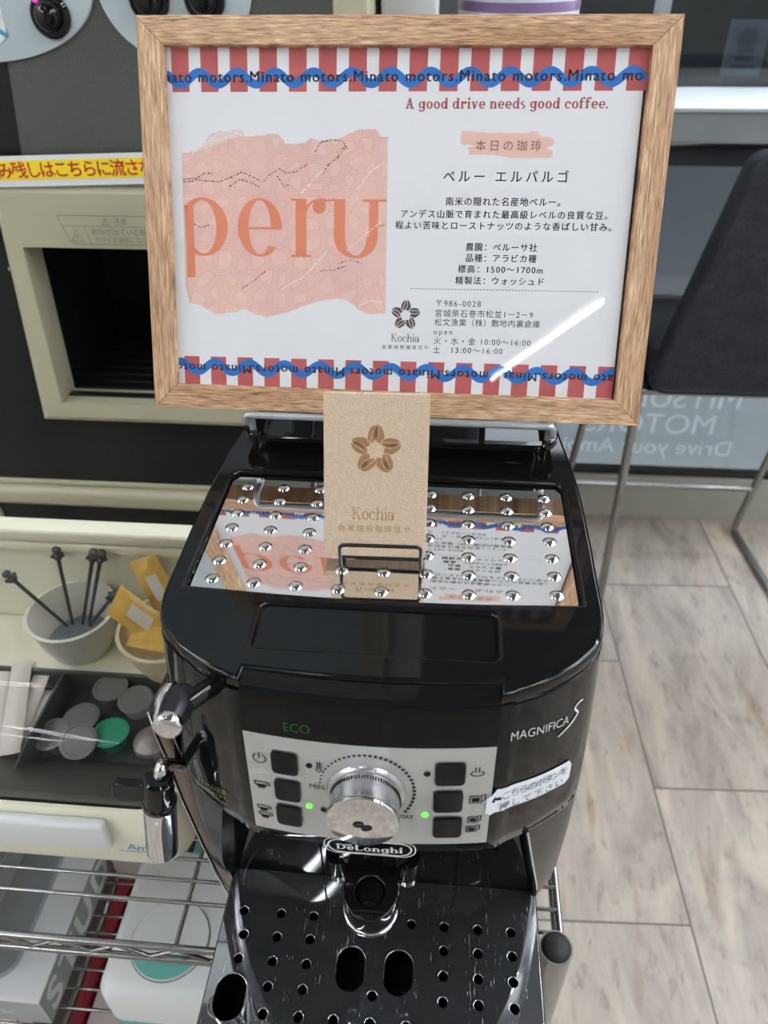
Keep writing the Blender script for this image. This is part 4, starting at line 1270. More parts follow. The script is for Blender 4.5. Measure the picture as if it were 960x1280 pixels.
for body_, s0, z0, sz, wd in (('高温・スチーム注意', .0405, -.1025, .0050, .040), ('やけどのおそれがあります。', .0400, -.1068, .0032, .040)):
    vs, fs = text2d(body_, sz, wd, 0.0)
    wt.add(vs, fs, lambda a, b: bodypt(f3(max(0, s0 - a)), z0 + b + a * .36, .0005, -1))
wt.build('warning_lettering', INKYEL, body, smooth=0)
# small steam-dial symbols on the left flank
sy = MB()
for pts in ([(0, 0), (.004, -.0003)], [(.0028, .0008), (.004, -.0003), (.0030, -.0012)], arc(.0015, -60, 240, 10, .0085, .0012)):
    vs, fs = ribbon(pts, .0004)
    sy.add(vs, fs, lambda a, b: bodypt(8.9 - a * 160, -.047 + b, .0005, -1))
sy.build('steam_symbols', INKW, body, smooth=0)

# steam knob
kc = Vector((-.0885, -.0940, -.0080)); kb = Vector((-.0740, -.0770, -.0110))
MB().tube([kb, Vector((-.0790, -.0845, -.0090)), kc + Vector((.004, .002, 0))], .0048, 16).build('knob_arm', BLACK, cmach)
kx = Vector((-.02, -0.985, 0.15)).normalized()
pd = axis_matrix(kc, kx)
knob = MB().lathe([(0, -.0125), (.0030, -.0125), (.0056, -.0090), (.0076, -.002), (.0076, .004), (.0066, .0105), (0, .0108)], 28, pd).build('steam_knob', BLUEBUMP, cmach, smooth=50)
MB().lathe([(0, .0100), (.0064, .0100), (.0068, .0112), (.0068, .0138), (.0060, .0148), (.0030, .0152), (0, .0153)], 28, pd).build('knob_cap', CHROME, knob, smooth=50)
st_ = MB()
rows = []
for k in range(9):
    h = -.0130 + .0245 * k / 8
    rr_ = .0052 + .0030 * math.sin(math.pi * min(1, max(0, (h + .0130) / .020)))
    c = pd @ Vector((0, 0, h)) + Vector((-.92, 0, .38)) * rr_ * 1.06
    rows.append(c)
st_.tube(rows, [.0014] + [.0024] * 7 + [.0018], 10)
st_.build('knob_strip', CHROME, knob, smooth=60)

# steam wand and frother
wand = MB().tube(fillet([(-.1140, -.050, -.1240), (-.1142, -.0560, -.1150), (-.1139, -.0700, -.0925), (-.1128, -.0820, -.0745), (-.1150, -.0862, -.0870)], .006, 8), .0036, 14).build('steam_wand', CHROME, cmach, smooth=60)
ax0 = Vector((-.1145, -.0862, -.0805)); axd = Vector((-.0140, -.0040, -.0990)).normalized()
MC = axis_matrix(ax0, axd)
capw = MB().lathe([(0, 0), (.0062, 0), (.0076, .0012), (.0080, .003), (.0086, .0195), (.0094, .0205), (.0094, .0235), (.0088, .0245), (0, .0245)], 28, MC).build('frother_cap', BLACK, wand)
tb = MB()
vs, fs = fill2d([rrect(-.0245, -.004, -.0175, -.0035, .0035, 5)], extrude=.0016, bevel=.0008)
tb.add(vs, fs, lambda a, b, h: (ax0 + Vector((a, -.002 + h, 0)) + axd * (-b - .001))[:])
tb.build('frother_tab', BLACK, capw)
MB().lathe([(0, .0240), (.0087, .0240), (.0090, .0262), (.0091, .0660), (.0090, .0696), (.0078, .0706), (.0070, .0690), (0, .0690)], 32, MC).build('frother_sleeve', CHROME, wand)
MB().lathe([(0, 0), (.0010, 0), (.0006, .0006), (0, .0008)], 10, axis_matrix(ax0 + axd * .029 + Vector((.001, -.0090, 0)), (0, -1, 0))).build('air_hole', WHITE, wand)

# coffee spout
spt = MB()
spt.box(-.0215, .0215, -.0960, -.050, -.140, -.108, .004, 3)
spout = spt.build('coffee_spout', BLACK, cmach)
tip = [(-.0150, -.0760), (.0150, -.0760)] + [(.0150 * math.cos(a), -.1075 + .0150 * math.sin(a)) for a in [math.radians(-180 * k / 20) for k in range(21)]]
tip = [(.0150, -.0760)] + [(.0150 * math.cos(math.radians(-180 * k / 20)), -.1075 + .0150 * math.sin(math.radians(-180 * k / 20))) for k in range(21)] + [(-.0150, -.0760)]
vs, fs = fill2d([tip, circ(0, -.1065, .0082, 24)], extrude=.0070, bevel=.0010)
MB().add(vs, fs, lambda a, b, h: (a, b, -.1520 + h - .0006 * 0)).build('spout_front', BLACK, spout, smooth=40)
MB().lathe([(0, 0), (.0079, 0), (.0074, .0025), (0, .0032)], 28, Matrix.Translation((0, -.1065, -.1490))).build('spout_button', BLACK, spout)
vs, fs = fill2d([[(a * 1.03, -.1075 + (b + .1075) * 1.03) for a, b in tip]], extrude=.0014, bevel=.0007)
MB().add(vs, fs, lambda a, b, h: (a, b, -.1620 + h)).build('spout_trim', CHROME, spout, smooth=40)
for sx in (-1, 1):
    MB().lathe([(0, 0), (.0072, 0), (.0072, .014), (.0064, .0170), (0, .0170)], 20, axis_matrix((sx * .0195, -.0905, -.1350), (0, 0, -1))).build('nozzle_sleeve', BLACK, spout)
    MB().lathe([(0, .0165), (.0056, .0165), (.0056, .0235), (.0046, .0235), (.0044, .020), (0, .020)], 20, axis_matrix((sx * .0195, -.0905, -.1350), (0, 0, -1))).build('nozzle_tip', CHROME, spout)

# drip tray with the perforated cup grid
TZ = -.265
grid = [(-.1080, -.0392), (.1080, -.0392), (.1080, -.185)] + [(.1080 * math.cos(math.radians(a)) ** .6 if 0 < a < 90 else (.1080 if a == 0 else 0), -.185 - .040 * math.sin(math.radians(a)) ** .8 if a > 0 else -.185) for a in (15, 30, 45, 60, 75, 90)]
half = [(.1080, -.185), (.1050, -.197), (.098, -.207), (.085, -.214), (.06, -.219), (.03, -.2215), (0, -.222)]
grid = [(-.1080, -.0392), (.1080, -.0392)] + half + [(-x, y) for x, y in half[::-1][1:]]
holes = []
cols = [-.0914, -.0685, -.0458, -.0236, -.0006, .0221, .0446, .0674, .0899]
for r_i, y in enumerate((-.0687, -.0840, -.0995, -.1148, -.1303, -.1460, -.1615, -.1770, -.1925)):
    for c_i, x in enumerate(cols):
        if r_i < 3 and c_i in (3, 4) : continue
        if r_i in (1, 2) and c_i == 5: continue
        if r_i == 0 and c_i == 5: pass
        if r_i == 3 and c_i in (3, 5): continue
        if r_i in (3, 4) and c_i == 0: continue
        if r_i == 8 and abs(x) > .08: continue
        holes.append(circ(x if not (r_i == 0 and c_i == 0) else -.0946, y, .0031, 14))
for cx in (-.0163, .0153):
    holes.append([(cx + a, -.0997 + b) for a, b in rrect(-.0094, .0094, -.0138, .0138, .0093, 8)])
holes.append([(-.0916 + a, -.1223 + b) for a, b in rrect(-.0098, .0098, -.0136, .0136, .0096, 8)])
vs, fs = fill2d([grid] + holes, extrude=.0009, bevel=.0004)
cg = MB().add(vs, fs, lambda a, b, h: (a, b, TZ - .0013 + h)).build('cup_grid', TRAYM, cmach, smooth=40)
for z_, nm_, m_, ins in ((-.2685, 'drip_tray', BLACK, 0.0),):
    b_ = MB()
    sc = lambda p, k: (p[0] * k, -.13 + (p[1] + .13) * k)
    o1 = [(a, b, TZ - .0008) for a, b in [sc(p, 1.006) for p in grid]]
    o2 = [(a, b, -.300) for a, b in [sc(p, 1.004) for p in grid]]
    o3 = [(a, b, -.343) for a, b in [sc(p, .97) for p in grid]]
    i1 = [(a, b, TZ - .0040) for a, b in [sc(p, .985) for p in grid]]
    i2 = [(a, b, -.300) for a, b in [sc(p, .965) for p in grid]]
    i0 = [(a, b, TZ - .0026) for a, b in [sc(p, .997) for p in grid]]
    b_.loft([o3, o2, o1, i0, i1, i2], caps=True)
    b_.build(nm_, m_, cmach, smooth=40)
for x, y in ((-.09, -.03), (.09, -.03), (-.09, .17), (.09, .17)):
    MB().lathe([(0, 0), (.011, 0), (.011, .012), (0, .012)], 16, Matrix.Translation((x, y, -.3448))).build('rubber_foot', BLACKM, cmach)

# ------------------------------------------------------------------ framed poster on its wire stand
FK = 0.955
FB = Vector((-0.00430, 0.10302, 0.03460))
FYAW, FLEAN = -0.010326873910906063, 0.39507361366396665
FW, FH, FBD = 0.31804464, 0.23254935, 0.01583249
fx = Vector((math.cos(FYAW), math.sin(FYAW), 0)); fn_ = Vector((-math.sin(FYAW), math.cos(FYAW), 0))
fz = Vector((0, 0, 1)) * math.cos(FLEAN) + fn_ * math.sin(FLEAN)
fy = fz.cross(fx)            # points away from the camera side
pf = thing('picture_frame', 'oak framed coffee poster leaning on the coffee machine', 'picture frame', FB)
pf.matrix_world = Matrix(((fx.x, fy.x, fz.x, FB.x), (fx.y, fy.y, fz.y, FB.y), (fx.z, fy.z, fz.z, FB.z + UP), (0, 0, 0, 1))) @ Matrix.Scale(FK, 4)
TH = 0.013
def rail(poly, m):
    vs, fs = fill2d([poly], extrude=TH / 2 - .0006, bevel=.0006)
    return MB().add(vs, fs, lambda a, b, h: (a, TH / 2 + h, b)).build('frame_rail', m, pf, local=True, smooth=30)
hw_, B = FW / 2, FBD
rail([(-hw_, 0), (hw_, 0), (hw_ - B, B), (-hw_ + B, B)], WOODH)
rail([(-hw_, FH), (-hw_ + B, FH - B), (hw_ - B, FH - B), (hw_, FH)], WOODH)
rail([(-hw_, 0), (-hw_ + B, B), (-hw_ + B, FH - B), (-hw_, FH)], WOODV)
rail([(hw_, 0), (hw_, FH), (hw_ - B, FH - B), (hw_ - B, B)], WOODV)
MB().box(-hw_ + .004, hw_ - .004, .0068, .0095, .004, FH - .004).build('backing_board', BROWNBOX, pf, local=True)
sheet = MB().box(-.1440, .1415, .0052, .0066, .0140, .2185).build('poster_sheet', PAPER, pf, local=True)
# clear front, very slightly bowed
ac = MB(); nx_, nz_ = 24, 16
for i in range(nx_ + 1):
    for k in range(nz_ + 1):
        u, v = i / nx_, k / nz_
        bow = .0008 * math.sin(math.pi * u) * math.sin(math.pi * v)
        bow += -.0007 * max(0, (u - .62) / .38) ** 2 * (1 - v) ** 1.5
        ac.v.append((-hw_ + .013 + (FW - .026) * u, .0036 - bow, .013 + (FH - .026) * v))
ac.f = [(i * (nz_ + 1) + k, (i + 1) * (nz_ + 1) + k, (i + 1) * (nz_ + 1) + k + 1, i * (nz_ + 1) + k + 1) for i in range(nx_) for k in range(nz_)]
ac.build('clear_cover', ACRYLIC, pf, local=True, smooth=80)

SL = 0.0080               # the print sits a touch askew on its sheet
def sh(u, v, h=1):
    """print position in millimetres from the lower left corner of the opening"""
    return (-hw_ + B + u / 1000 * math.cos(SL) - v / 1000 * math.sin(SL) * 0, .0052 - .00006 * h, B + v / 1000 + u / 1000 * SL)
def prt(name, m, h, items):
    mb = MB()
    for vs, fs in items:
        mb.add([(v[0], v[1]) for v in vs], fs, lambda a, b: sh(a, b, h))
    return mb.build(name, m, sheet, local=True, smooth=0)
def quad(x0, x1, y0, y1): return ([(x0, y0), (x1, y0), (x1, y1), (x0, y1)], [(0, 1, 2, 3)])
def line_at(body, x0, x1, y, size, bold=0.0, stretch=True):
    vs, fs = text2d(body, size, x1 - x0, bold, stretch=stretch)
    return [(x0 + a, y + b) for a, b in vs], fs
UMAX = 284.9
stripes = []
for k in range(17):
    x0 = 3.1 + 18.1 * k
    stripes.append(quad(x0, min(x0 + 10.8, UMAX), 176.6, 201.6))
for k in range(17):
    x0 = 3.9 + 18.05 * k
    if x0 < UMAX: stripes.append(quad(x0, min(x0 + 10.4, UMAX), -1.8, 18.2))
prt('red_stripes', REDSTRIPE, 1, stripes)
waves = []
for cen, ph, sgn_ in ((184.05, 20.2, 23.4), (11.4, 1.2, 23.5)):
    pts = [(-0.6 + UMAX * 1.002 * i / 240, cen + 3.25 * math.cos(2 * math.pi * (-0.6 + UMAX * 1.002 * i / 240 - ph) / sgn_)) for i in range(241)]
    waves.append(ribbon(pts, 4.9))
prt('blue_wave', BLUEWAVE, 2, waves)
bt_ = []
def clipped(vs, fs, lo, hi):
    keep = [f for f in fs if all(lo <= vs[i][0] <= hi for i in f)]
    return vs, keep
for k in range(5):
    vs, fs = text2d('Minato motors.', 8.4, 61.6, 0.0)
    vs = [(-11.4 + 63.1 * k + a, 181.9 + b * 1.03) for a, b in vs]
    bt_.append(clipped(vs, fs, -.8, UMAX)); bt_.append(clipped([(a + .32, b) for a, b in vs], fs, -.8, UMAX)); bt_.append(clipped([(a + .16, b + .12) for a, b in vs], fs, -.8, UMAX))
    vs, fs = text2d('Minato motors.', 8.0, 61.2, 0.0)
    vs = [(48.8 + 62.4 * k - a, 13.2 - b * 1.0) for a, b in vs]
    bt_.append(clipped(vs, fs, -.8, UMAX)); bt_.append(clipped([(a + .32, b) for a, b in vs], fs, -.8, UMAX)); bt_.append(clipped([(a + .16, b + .12) for a, b in vs], fs, -.8, UMAX))
prt('border_lettering', INK, 3, bt_)
vs, fs = serif('A good drive needs good coffee.', 5.9, 118.8, w=.15, t=.07, s=.05, gap=.085)
# open up the word spaces
prt('slogan_lettering', REDTXT, 2, [([(146.4 + a, 167.2 + b) for a, b in vs], fs)])
random.seed(5)
br_ = [(180.5, 155), (196, 154.2), (216, 154), (225.5, 155.2), (227, 152.6), (234, 151.6), (236.4, 149.4), (235, 147), (231.5, 145.8), (235.6, 144), (235, 140.6), (212, 140.2), (200, 141.8), (186, 142), (184.8, 145.8), (189.5, 147), (181, 147.6), (180, 150.6)]
br2 = []
for i, p in enumerate(br_):
    q = br_[(i + 1) % len(br_)]
    for k in range(5):
        t = k / 5
        br2.append((p[0] + (q[0] - p[0]) * t + random.uniform(-.3, .3), p[1] + (q[1] - p[1]) * t + random.uniform(-.3, .3)))
vs, fs = fill2d([[(a / 100, b / 100) for a, b in br2]])
prt('brush_stroke', PINKBR, 1, [([(a * 100, b * 100) for a, b, _ in vs], fs)])
BROWNTX = mat('brown_grey_ink', C3(116, 88, 88), 0.6, spec=0.2)
prt('heading_lettering', BROWNTX, 2, [line_at('本日の珈琲', 189.3, 228.3, 144.6, 6.6)])
body_txt = [line_at('ペルー エルパルゴ', 170.8, 245.8, 127.0, 7.6),
            line_at('南米の隠れた名産地ペルー。', 172.9, 242.3, 113.6, 5.3),
            line_at('アンデス山脈で育まれた最高級レベルの良質な豆。', 145.6, 271.0, 106.3, 5.1),
            line_at('程よい苦味とローストナッツのような香ばしい甘み。', 142.3, 274.1, 99.7, 5.1),
            line_at('農園：ペルーサ社', 186.6, 230.4, 87.3, 5.1), line_at('品種：アラビカ種', 187.0, 230.4, 80.8, 5.1),
            line_at('標高：1500～1700m', 182.4, 234.8, 74.2, 5.1), line_at('精製法：ウォッシュド', 181.2, 235.9, 67.3, 5.1)]
small = [line_at('〒986-0028', 169.8, 198.0, 53.4, 5.0), line_at('宮城県石巻市松並1－2－9', 169.5, 231.0, 47.2, 5.0),
         line_at('松文漁業（株）敷地内裏倉庫', 169.3, 235.9, 41.6, 5.0), line_at('open', 169.0, 180.8, 35.9, 4.6),
         line_at('火・水・金 10:00～16:00', 169.3, 230.8, 30.0, 5.0), line_at('土　13:00～16:00', 169.0, 213.5, 24.4, 5.0),
         line_at('自家焙煎珈琲豆や', 136.3, 165.8, 26.2, 2.9)]
strike = [([(a + du, b + dv) for a, b in vs], fs) for vs, fs in body_txt for du, dv in ((.16, 0), (.08, .07))]
prt('body_lettering', INK, 2, body_txt + small)
prt('body_lettering_weight', INK, 2.6, strike)
prt('dotted_rule', INK, 2, [quad(153 + 2.0 * k, 154.2 + 2.0 * k, 63.6, 63.95) for k in range(59)])
vs, fs = serif('Kochia', 5.0, 18.2, w=.085, t=.035, s=.06, gap=.06)
prt('logo_lettering', INK, 2, [([(141.8 + a, 30.7 + b) for a, b in vs], fs)])
back, front, slits = bean_ring(.70)
def at_logo(L_): return [(150.6 + x, 47.3 + y) for x, y in L_]
def flat(L_):
    vs, fs = fill2d([[(a / 100, b / 100) for a, b in at_logo(L_)]])
    return ([(a * 100, b * 100) for a, b, _ in vs], fs)
prt('bean_logo', BEANBR, 2, [flat(b) for k, b in enumerate(back)] + [flat(b) for k, b in enumerate(front) if k != 1])
prt('bean_logo', BEANGR, 2.5, [flat(front[1])])
prt('bean_slits', PAPER, 3, [ribbon(at_logo(l_), .34) for l_ in slits])
# torn paper artwork
ART = [(7.7, 142.0), (12.6, 143.0), (17.2, 143.5), (21.4, 148.0), (25.1, 152.6), (30.7, 154.4), (38.3, 155.1), (46.1, 155.7), (47.8, 151.9), (57.3, 152.3), (63.8, 153.5), (69.3, 153.0), (73.2, 147.7), (80.7, 148.0), (85.2, 148.6), (89.0, 151.1), (92.6, 149.6), (96.4, 149.5), (105.7, 150.3), (111.3, 153.1), (116.7, 155.4), (123.0, 156.0), (129.3, 155.8), (132.3, 152.0), (136.1, 152.0)]
ARB = [(137.6, 48.4), (132.1, 47.5), (126.4, 47.4), (121.2, 49.8), (116.4, 53.2), (111.7, 56.1), (106.8, 57.1), (97.2, 55.5), (91.0, 54.2), (83.4, 51.5), (76.8, 48.9), (71.6, 46.9), (65.2, 45.2), (59.7, 44.5), (53.6, 45.7), (48.9, 47.9), (44.6, 49.3), (40.3, 47.7), (35.8, 46.8), (30.7, 46.0), (25.9, 45.7), (21.2, 48.3), (15.9, 51.3), (12.2, 52.0), (9.0, 52.6), (6.7, 62.2)]
def torn(L_, amp):
    o_ = []
    for p, q in zip(L_, L_[1:]):
        for k in range(4):
            t = k / 4
            o_.append((p[0] + (q[0] - p[0]) * t + random.uniform(-amp, amp), p[1] + (q[1] - p[1]) * t + random.uniform(-amp, amp)))
    return o_ + [L_[-1]]
pts = torn(ART, .35) + torn(ARB, .35)
vs, fs = fill2d([[(a / 100, b / 100) for a, b in pts]])
prt('torn_paper_print', WASHI, 1, [([(a * 100, b * 100) for a, b, _ in vs], fs)])
lay = [(10, 142.2), (17.2, 143.3), (21.4, 147.8), (25.1, 152.4), (30.7, 154.2), (38.3, 154.9), (46.1, 155.5), (47.6, 152.2), (37, 150), (25, 145.5), (16, 143)]
LAYER = mat('pale_pink_layer_print', C3(226, 206, 202), 0.6, spec=0.2)
vs, fs = fill2d([[(a / 100, b / 100) for a, b in lay]])
prt('torn_paper_layer', LAYER, 2, [([(a * 100, b * 100) for a, b, _ in vs], fs)])
# big letters p e r u
def thick_thin(cx, cy, rx, ry, tx_, ty_, a0=0, a1=360, n=40):
    return [([p for p in q], [(0, 1, 2, 3)]) for q in _ring(cx, cy, rx, ry, tx_, ty_, a0, a1, n)]
pe = []
BL_, XH = 82.0, 34.2
pe += thick_thin(19.5, BL_ + XH / 2, 16.2, XH / 2 + .4, 7.4, 1.5, -128, 128)
pe += [quad(8.2, 13.6, 68.4, BL_ + XH - 4), quad(8.2, 9.6, BL_ + XH - 9, BL_ + XH - 4)]
pe += thick_thin(56.4, BL_ + XH / 2, 14.2, XH / 2 + .4, 7.0, 1.3, 0, 318) + [quad(48, 70.2, BL_ + XH / 2 - 1.0, BL_ + XH / 2 + .3)]
pe += [quad(79.4, 86.2, BL_, BL_ + XH), quad(76.6, 89.6, BL_ - .2, BL_ + 1.1), quad(76.6, 84, BL_ + XH - 1.1, BL_ + XH + .2)]
pe += thick_thin(95.2, BL_ + XH - 8.2, 10.2, 8.6, 1.6, 1.4, 62, 172, 16)
pe += [([(94.3 + 4.2 * math.cos(math.radians(a)), BL_ + XH - 4.4 + 4.2 * math.sin(math.radians(a))) for a in range(0, 360, 18)], [tuple(range(20))])]
pe += [quad(103.8, 110.8, BL_ + XH * .36, BL_ + XH - 1.2), quad(100.0, 110.8, BL_ + XH - 1.2, BL_ + XH + .1)]
pe += thick_thin(117.6, BL_ + XH * .36, 13.8, XH * .36 + .6, 7.0, 1.7, 180, 360)
pe += [quad(125.9, 131.4, BL_ + XH * .36, BL_ + XH - 1.2), quad(121.5, 136.6, BL_ + XH - 1.2, BL_ + XH + .1)]
prt('large_lettering', ORANGE, 3, pe)
cr_ = []
random.seed(11)
def crack(L_, w_, dash=(1.0, 2.6), gap_=(.3, 1.1), wob=.35):
    P = [Vector(p) for p in L_]
    seg = []
    for p, q in zip(P, P[1:]):
        n = max(2, int((q - p).length / .35))
        seg += [p + (q - p) * k / n for k in range(n)]
    i = 0
    while i < len(seg) - 2:
        n = int(random.uniform(*dash) / .35); d = seg[i:i + max(2, n)]
        d = [(v.x + random.uniform(-wob, wob) * .5, v.y + random.uniform(-wob, wob) * .5) for v in d]
        if len(d) >= 2: cr_.append(ribbon(d, random.uniform(.5, 1.0) * w_))
        i += len(d) + max(1, int(random.uniform(*gap_) / .35))
for L_ in ([(7.8, 127), (13.5, 127.8), (21.5, 126.4), (30.8, 125.7), (38.9, 128.6), (45.6, 131.6), (52.1, 129.0), (58.7, 125.7), (62.7, 129.9), (69.3, 133.5), (73.2, 131.1), (79.8, 131.8), (87.0, 136.6)],
           [(7.8, 125.6), (14, 126.2), (22, 131), (27, 130.6)], [(37.4, 123.1), (44.2, 127.4), (50.8, 125.6), (57.3, 122.6)], [(68.0, 129.3), (71.9, 123.3), (75.8, 124.6)],
           [(91.5, 143.1), (95.3, 148.9), (101.7, 150.1), (108.2, 149.5), (110.8, 146.0), (105.7, 140.2), (99.3, 135.4), (96.1, 130.1)], [(105, 143), (110.5, 146.5), (112, 144)],
           [(44.1, 61.8), (52.4, 67.1), (60.0, 73.0)], [(95.1, 73.5), (103.8, 74.1), (111.8, 77.0)], [(106.4, 78.1), (114.4, 80.5), (122.4, 78.4)], [(13.8, 100.8), (17.8, 98.9), (24.0, 100.3)], [(132.4, 100.8), (136.9, 102.1)]):
    crack(L_, .75)
prt('gold_cracks', GOLDPR, 4, cr_)
cr_ = []
for L_ in ([(14.0, 141.6), (22.2, 148.2), (30.3, 152.9), (35.6, 155.0), (46.0, 152.9)], [(20, 146), (26, 149), (34, 150.5), (44, 154)], [(83.0, 119.8), (91.5, 128.3), (99.3, 135.4)], [(70, 62), (85, 70), (100, 86)], [(112, 86), (124, 96), (134, 104)], [(118, 122), (126, 132), (135, 138)], [(120, 52), (128, 56), (136, 55)]):
    crack(L_, .7, (2.0, 5.0))
prt('white_cracks', WHITEPR, 4, cr_)

# wire stand carrying the frame
ws = thing('wire_stand', 'grey wire display stand under the framed poster on the bean lid', 'display stand', (0, 0.15, 0.013))
wr = .0023
wz = .0128 + wr + .0002
pth = fillet([(-.0960, .188, wz), (-.0960, .1085, .0262), (-.0965, .1010, .0262), (-.0965, .0990, .0345), (.0965, .0970, .0345), (.0965, .0990, .0262), (.0960, .1065, .0262), (.0960, .188, wz)], .0045, 6)
MB().tube(pth, wr, 12).build('front_wire', ZINC, ws, smooth=60)
MB().tube([(-.0960, .188, wz), (.0960, .188, wz)], wr, 12).build('rear_wire', ZINC, ws, smooth=60)
for x in (-.0960, .0960):
    MB().tube([(x, .112, .0255), (x, .112, .0130)], wr, 12).build('foot', ZINC, ws, smooth=60)
for x in (-.06, .06):
    p0 = FB + fz * .030 + fy * (TH * FK + wr + .0012); p1 = FB + fz * .15 + fy * (TH * FK + wr + .0012)
    p0 = p0 + fx * x; p1 = p1 + fx * x
    MB().tube(fillet([(x, .188, wz), (p0.x, p0.y + .020, wz + .004), p0, p1], .006, 6), wr, 12).build('back_rest', ZINC, ws, smooth=60)

# ------------------------------------------------------------------ business cards in a small wire holder
CB = Vector((-0.00551449, 0.00333212, 0.0046))
CYAW, CLEAN = 0.020382613, 0.377515834
cx_ = Vector((math.cos(CYAW), math.sin(CYAW), 0)); cn_ = Vector((-math.sin(CYAW), math.cos(CYAW), 0))
cz_ = Vector((0, 0, 1)) * math.cos(CLEAN) + cn_ * math.sin(CLEAN)
cy_ = cz_.cross(cx_)
def card_matrix(base): return Matrix(((cx_.x, cy_.x, cz_.x, base.x), (cx_.y, cy_.y, cz_.y, base.y), (cx_.z, cy_.z, cz_.z, base.z + UP), (0, 0, 0, 1)))
CT = .00056
CH = .0885
card = MB().box(-.0275, .0275, 0, CT, 0, CH, .00008, 1).build('business_card', KRAFT, None, local=True)
card.matrix_world = card_matrix(CB)
tag(card, 'kraft business card with brown bean logo facing out in the wire holder', 'business card')
back_mesh = card.data.copy()
ci = MB()
back, front, slits = bean_ring(.001)
for b in back + front:
    vs, fs = fill2d([b]); ci.add([(x, -.00006, .0590 + y) for x, y, _ in vs], fs)
vs, fs = serif('Kochia', .0070, .0228, w=.085, t=.04, s=.06, gap=.06)
ci.add([(-.0122 + a, -.00006, .0208 + b) for a, b in vs], fs)
vs, fs = text2d('自家焙煎珈琲豆や', .0042, .0385, 0.0)
ci.add([(-.0195 + a, -.00006, .0142 + b) for a, b in vs], fs)
ci.build('print', CARDINK, card, local=True, smooth=0)
cs = MB()
for s_ in slits:
    vs, fs = ribbon(s_, .00036); cs.add([(x, -.00012, .0590 + y) for x, y in vs], fs)
cs.build('bean_slits', KRAFT, card, local=True, smooth=0)
random.seed(3)
for k in range(1, 13):
    c2 = bpy.data.objects.new('business_card', back_mesh)
    COL.objects.link(c2)
    j = Vector((random.uniform(-.0003, .0003), 0, 0))
    c2.matrix_world = card_matrix(CB + cy_ * (k * (CT + .00002)) + j)
    tag(c2, 'kraft business card stacked behind the printed front card', 'business card', 'spare cards in the holder')
ch = thing('card_holder', 'small black wire card holder standing on the mirror cup tray', 'card holder', (0, 0.01, 0))
r_ = .00105
zb = .0014
fr_y = -.0042
MB().tube(fillet([(-.0232, .034, zb), (-.0232, fr_y, zb), (-.0232, fr_y - .0006, .0186), (.0200, fr_y + .0004, .0186), (.0200, fr_y + .0006, zb), (.0200, .034, zb)], .0032, 6), r_, 10).build('front_loop', WIREBLACK, ch, smooth=60)
MB().tube(fillet([(-.0232, .034, zb), (-.0232, .0350, zb), (-.0232, .0350 + .013, .034), (.0200, .0350 + .013, .034), (.0200, .0350, zb), (.0200, .034, zb)], .0032, 6), r_, 10).build('rear_loop', WIREBLACK, ch, smooth=60)
MB().tube([(-.0232, .0035, zb + .0020), (.0200, .0035, zb + .0020)], r_, 10).build('cross_wire', WIREBLACK, ch, smooth=60)
MB().tube([(-.0232, .0165, zb + .0020), (.0200, .0165, zb + .0020)], r_, 10).build('cross_wire', WIREBLACK, ch, smooth=60)

# ------------------------------------------------------------------ chrome wire rack that carries the machine and the case
rack = thing('wire_rack', 'chrome wire shelf rack under the coffee machine and condiment case', 'shelf rack', (-0.24, 0.10, FL))
RX0, RX1, RY0, RY1 = -0.640, 0.1375, -0.0640, 0.262
def shelf(zt, y_first, step):
    y = y_first
    while y < RY1 - .01:
        MB().tube([(RX0, y, zt - .0018), (RX1, y, zt - .0018)], .0017, 8).build('shelf_wire', CHROME2, rack, smooth=60)
        y += step
    for x in (-.50, -.330, -.161, .02):
        MB().tube([(x, RY0, zt - .0056), (x, RY1, zt - .0056)], .0021, 8).build('cross_wire', CHROME2, rack, smooth=60)
    for yy in (RY0, RY1):
        MB().tube([(RX0, yy, zt - .003), (RX1 - .02, yy, zt - .003)], .0029, 10).build('edge_rail', CHROME2, rack, smooth=60)
        MB().tube([(RX0, yy, zt - .024), (RX1 - .02, yy, zt - .024)], .0029, 10).build('edge_rail', CHROME2, rack, smooth=60)
        zg = []
        n = 30
        for k in range(n + 1):
            x = RX0 + .02 + (RX1 - RX0 - .05) * k / n
            zg.append((x, yy, zt - (.0055 if k % 2 else .0215)))
        MB().tube(zg, .0019, 8).build('zigzag_wire', CHROME2, rack, smooth=60)
    for xx in (RX0, RX1):
        MB().tube([(xx, RY0 + .02, zt - .003), (xx, RY1, zt - .003)], .0029, 10).build('edge_rail', CHROME2, rack, smooth=60)
        MB().tube([(xx, RY0 + .02, zt - .024), (xx, RY1, zt - .024)], .0029, 10).build('edge_rail', CHROME2, rack, smooth=60)
shelf(-.345, -.0300, .0180)
shelf(-.600, -.0475, .0185)
shelf(-.865, -.0475, .0185)
for x, y in ((.1300, -.0490), (.1335, RY1), (RX0, RY0), (RX0, RY1)):
    MB().tube([(x, y, FL + .012), (x, y, -.327)], .0126, 24).build('post', POSTM, rack, smooth=60)
    MB().lathe([(0, 0), (.0114, 0), (.0112, .0010), (.0102, .0034), (.006, .0052), (0, .0058)], 28, Matrix.Translation((x, y, -.328))).build('post_cap', BLACKM, rack, smooth=60)
    MB().lathe([(0, 0), (.018, 0), (.018, .006), (.013, .012), (0, .012)], 20, Matrix.Translation((x, y, FL))).build('foot', BLACKM, rack)

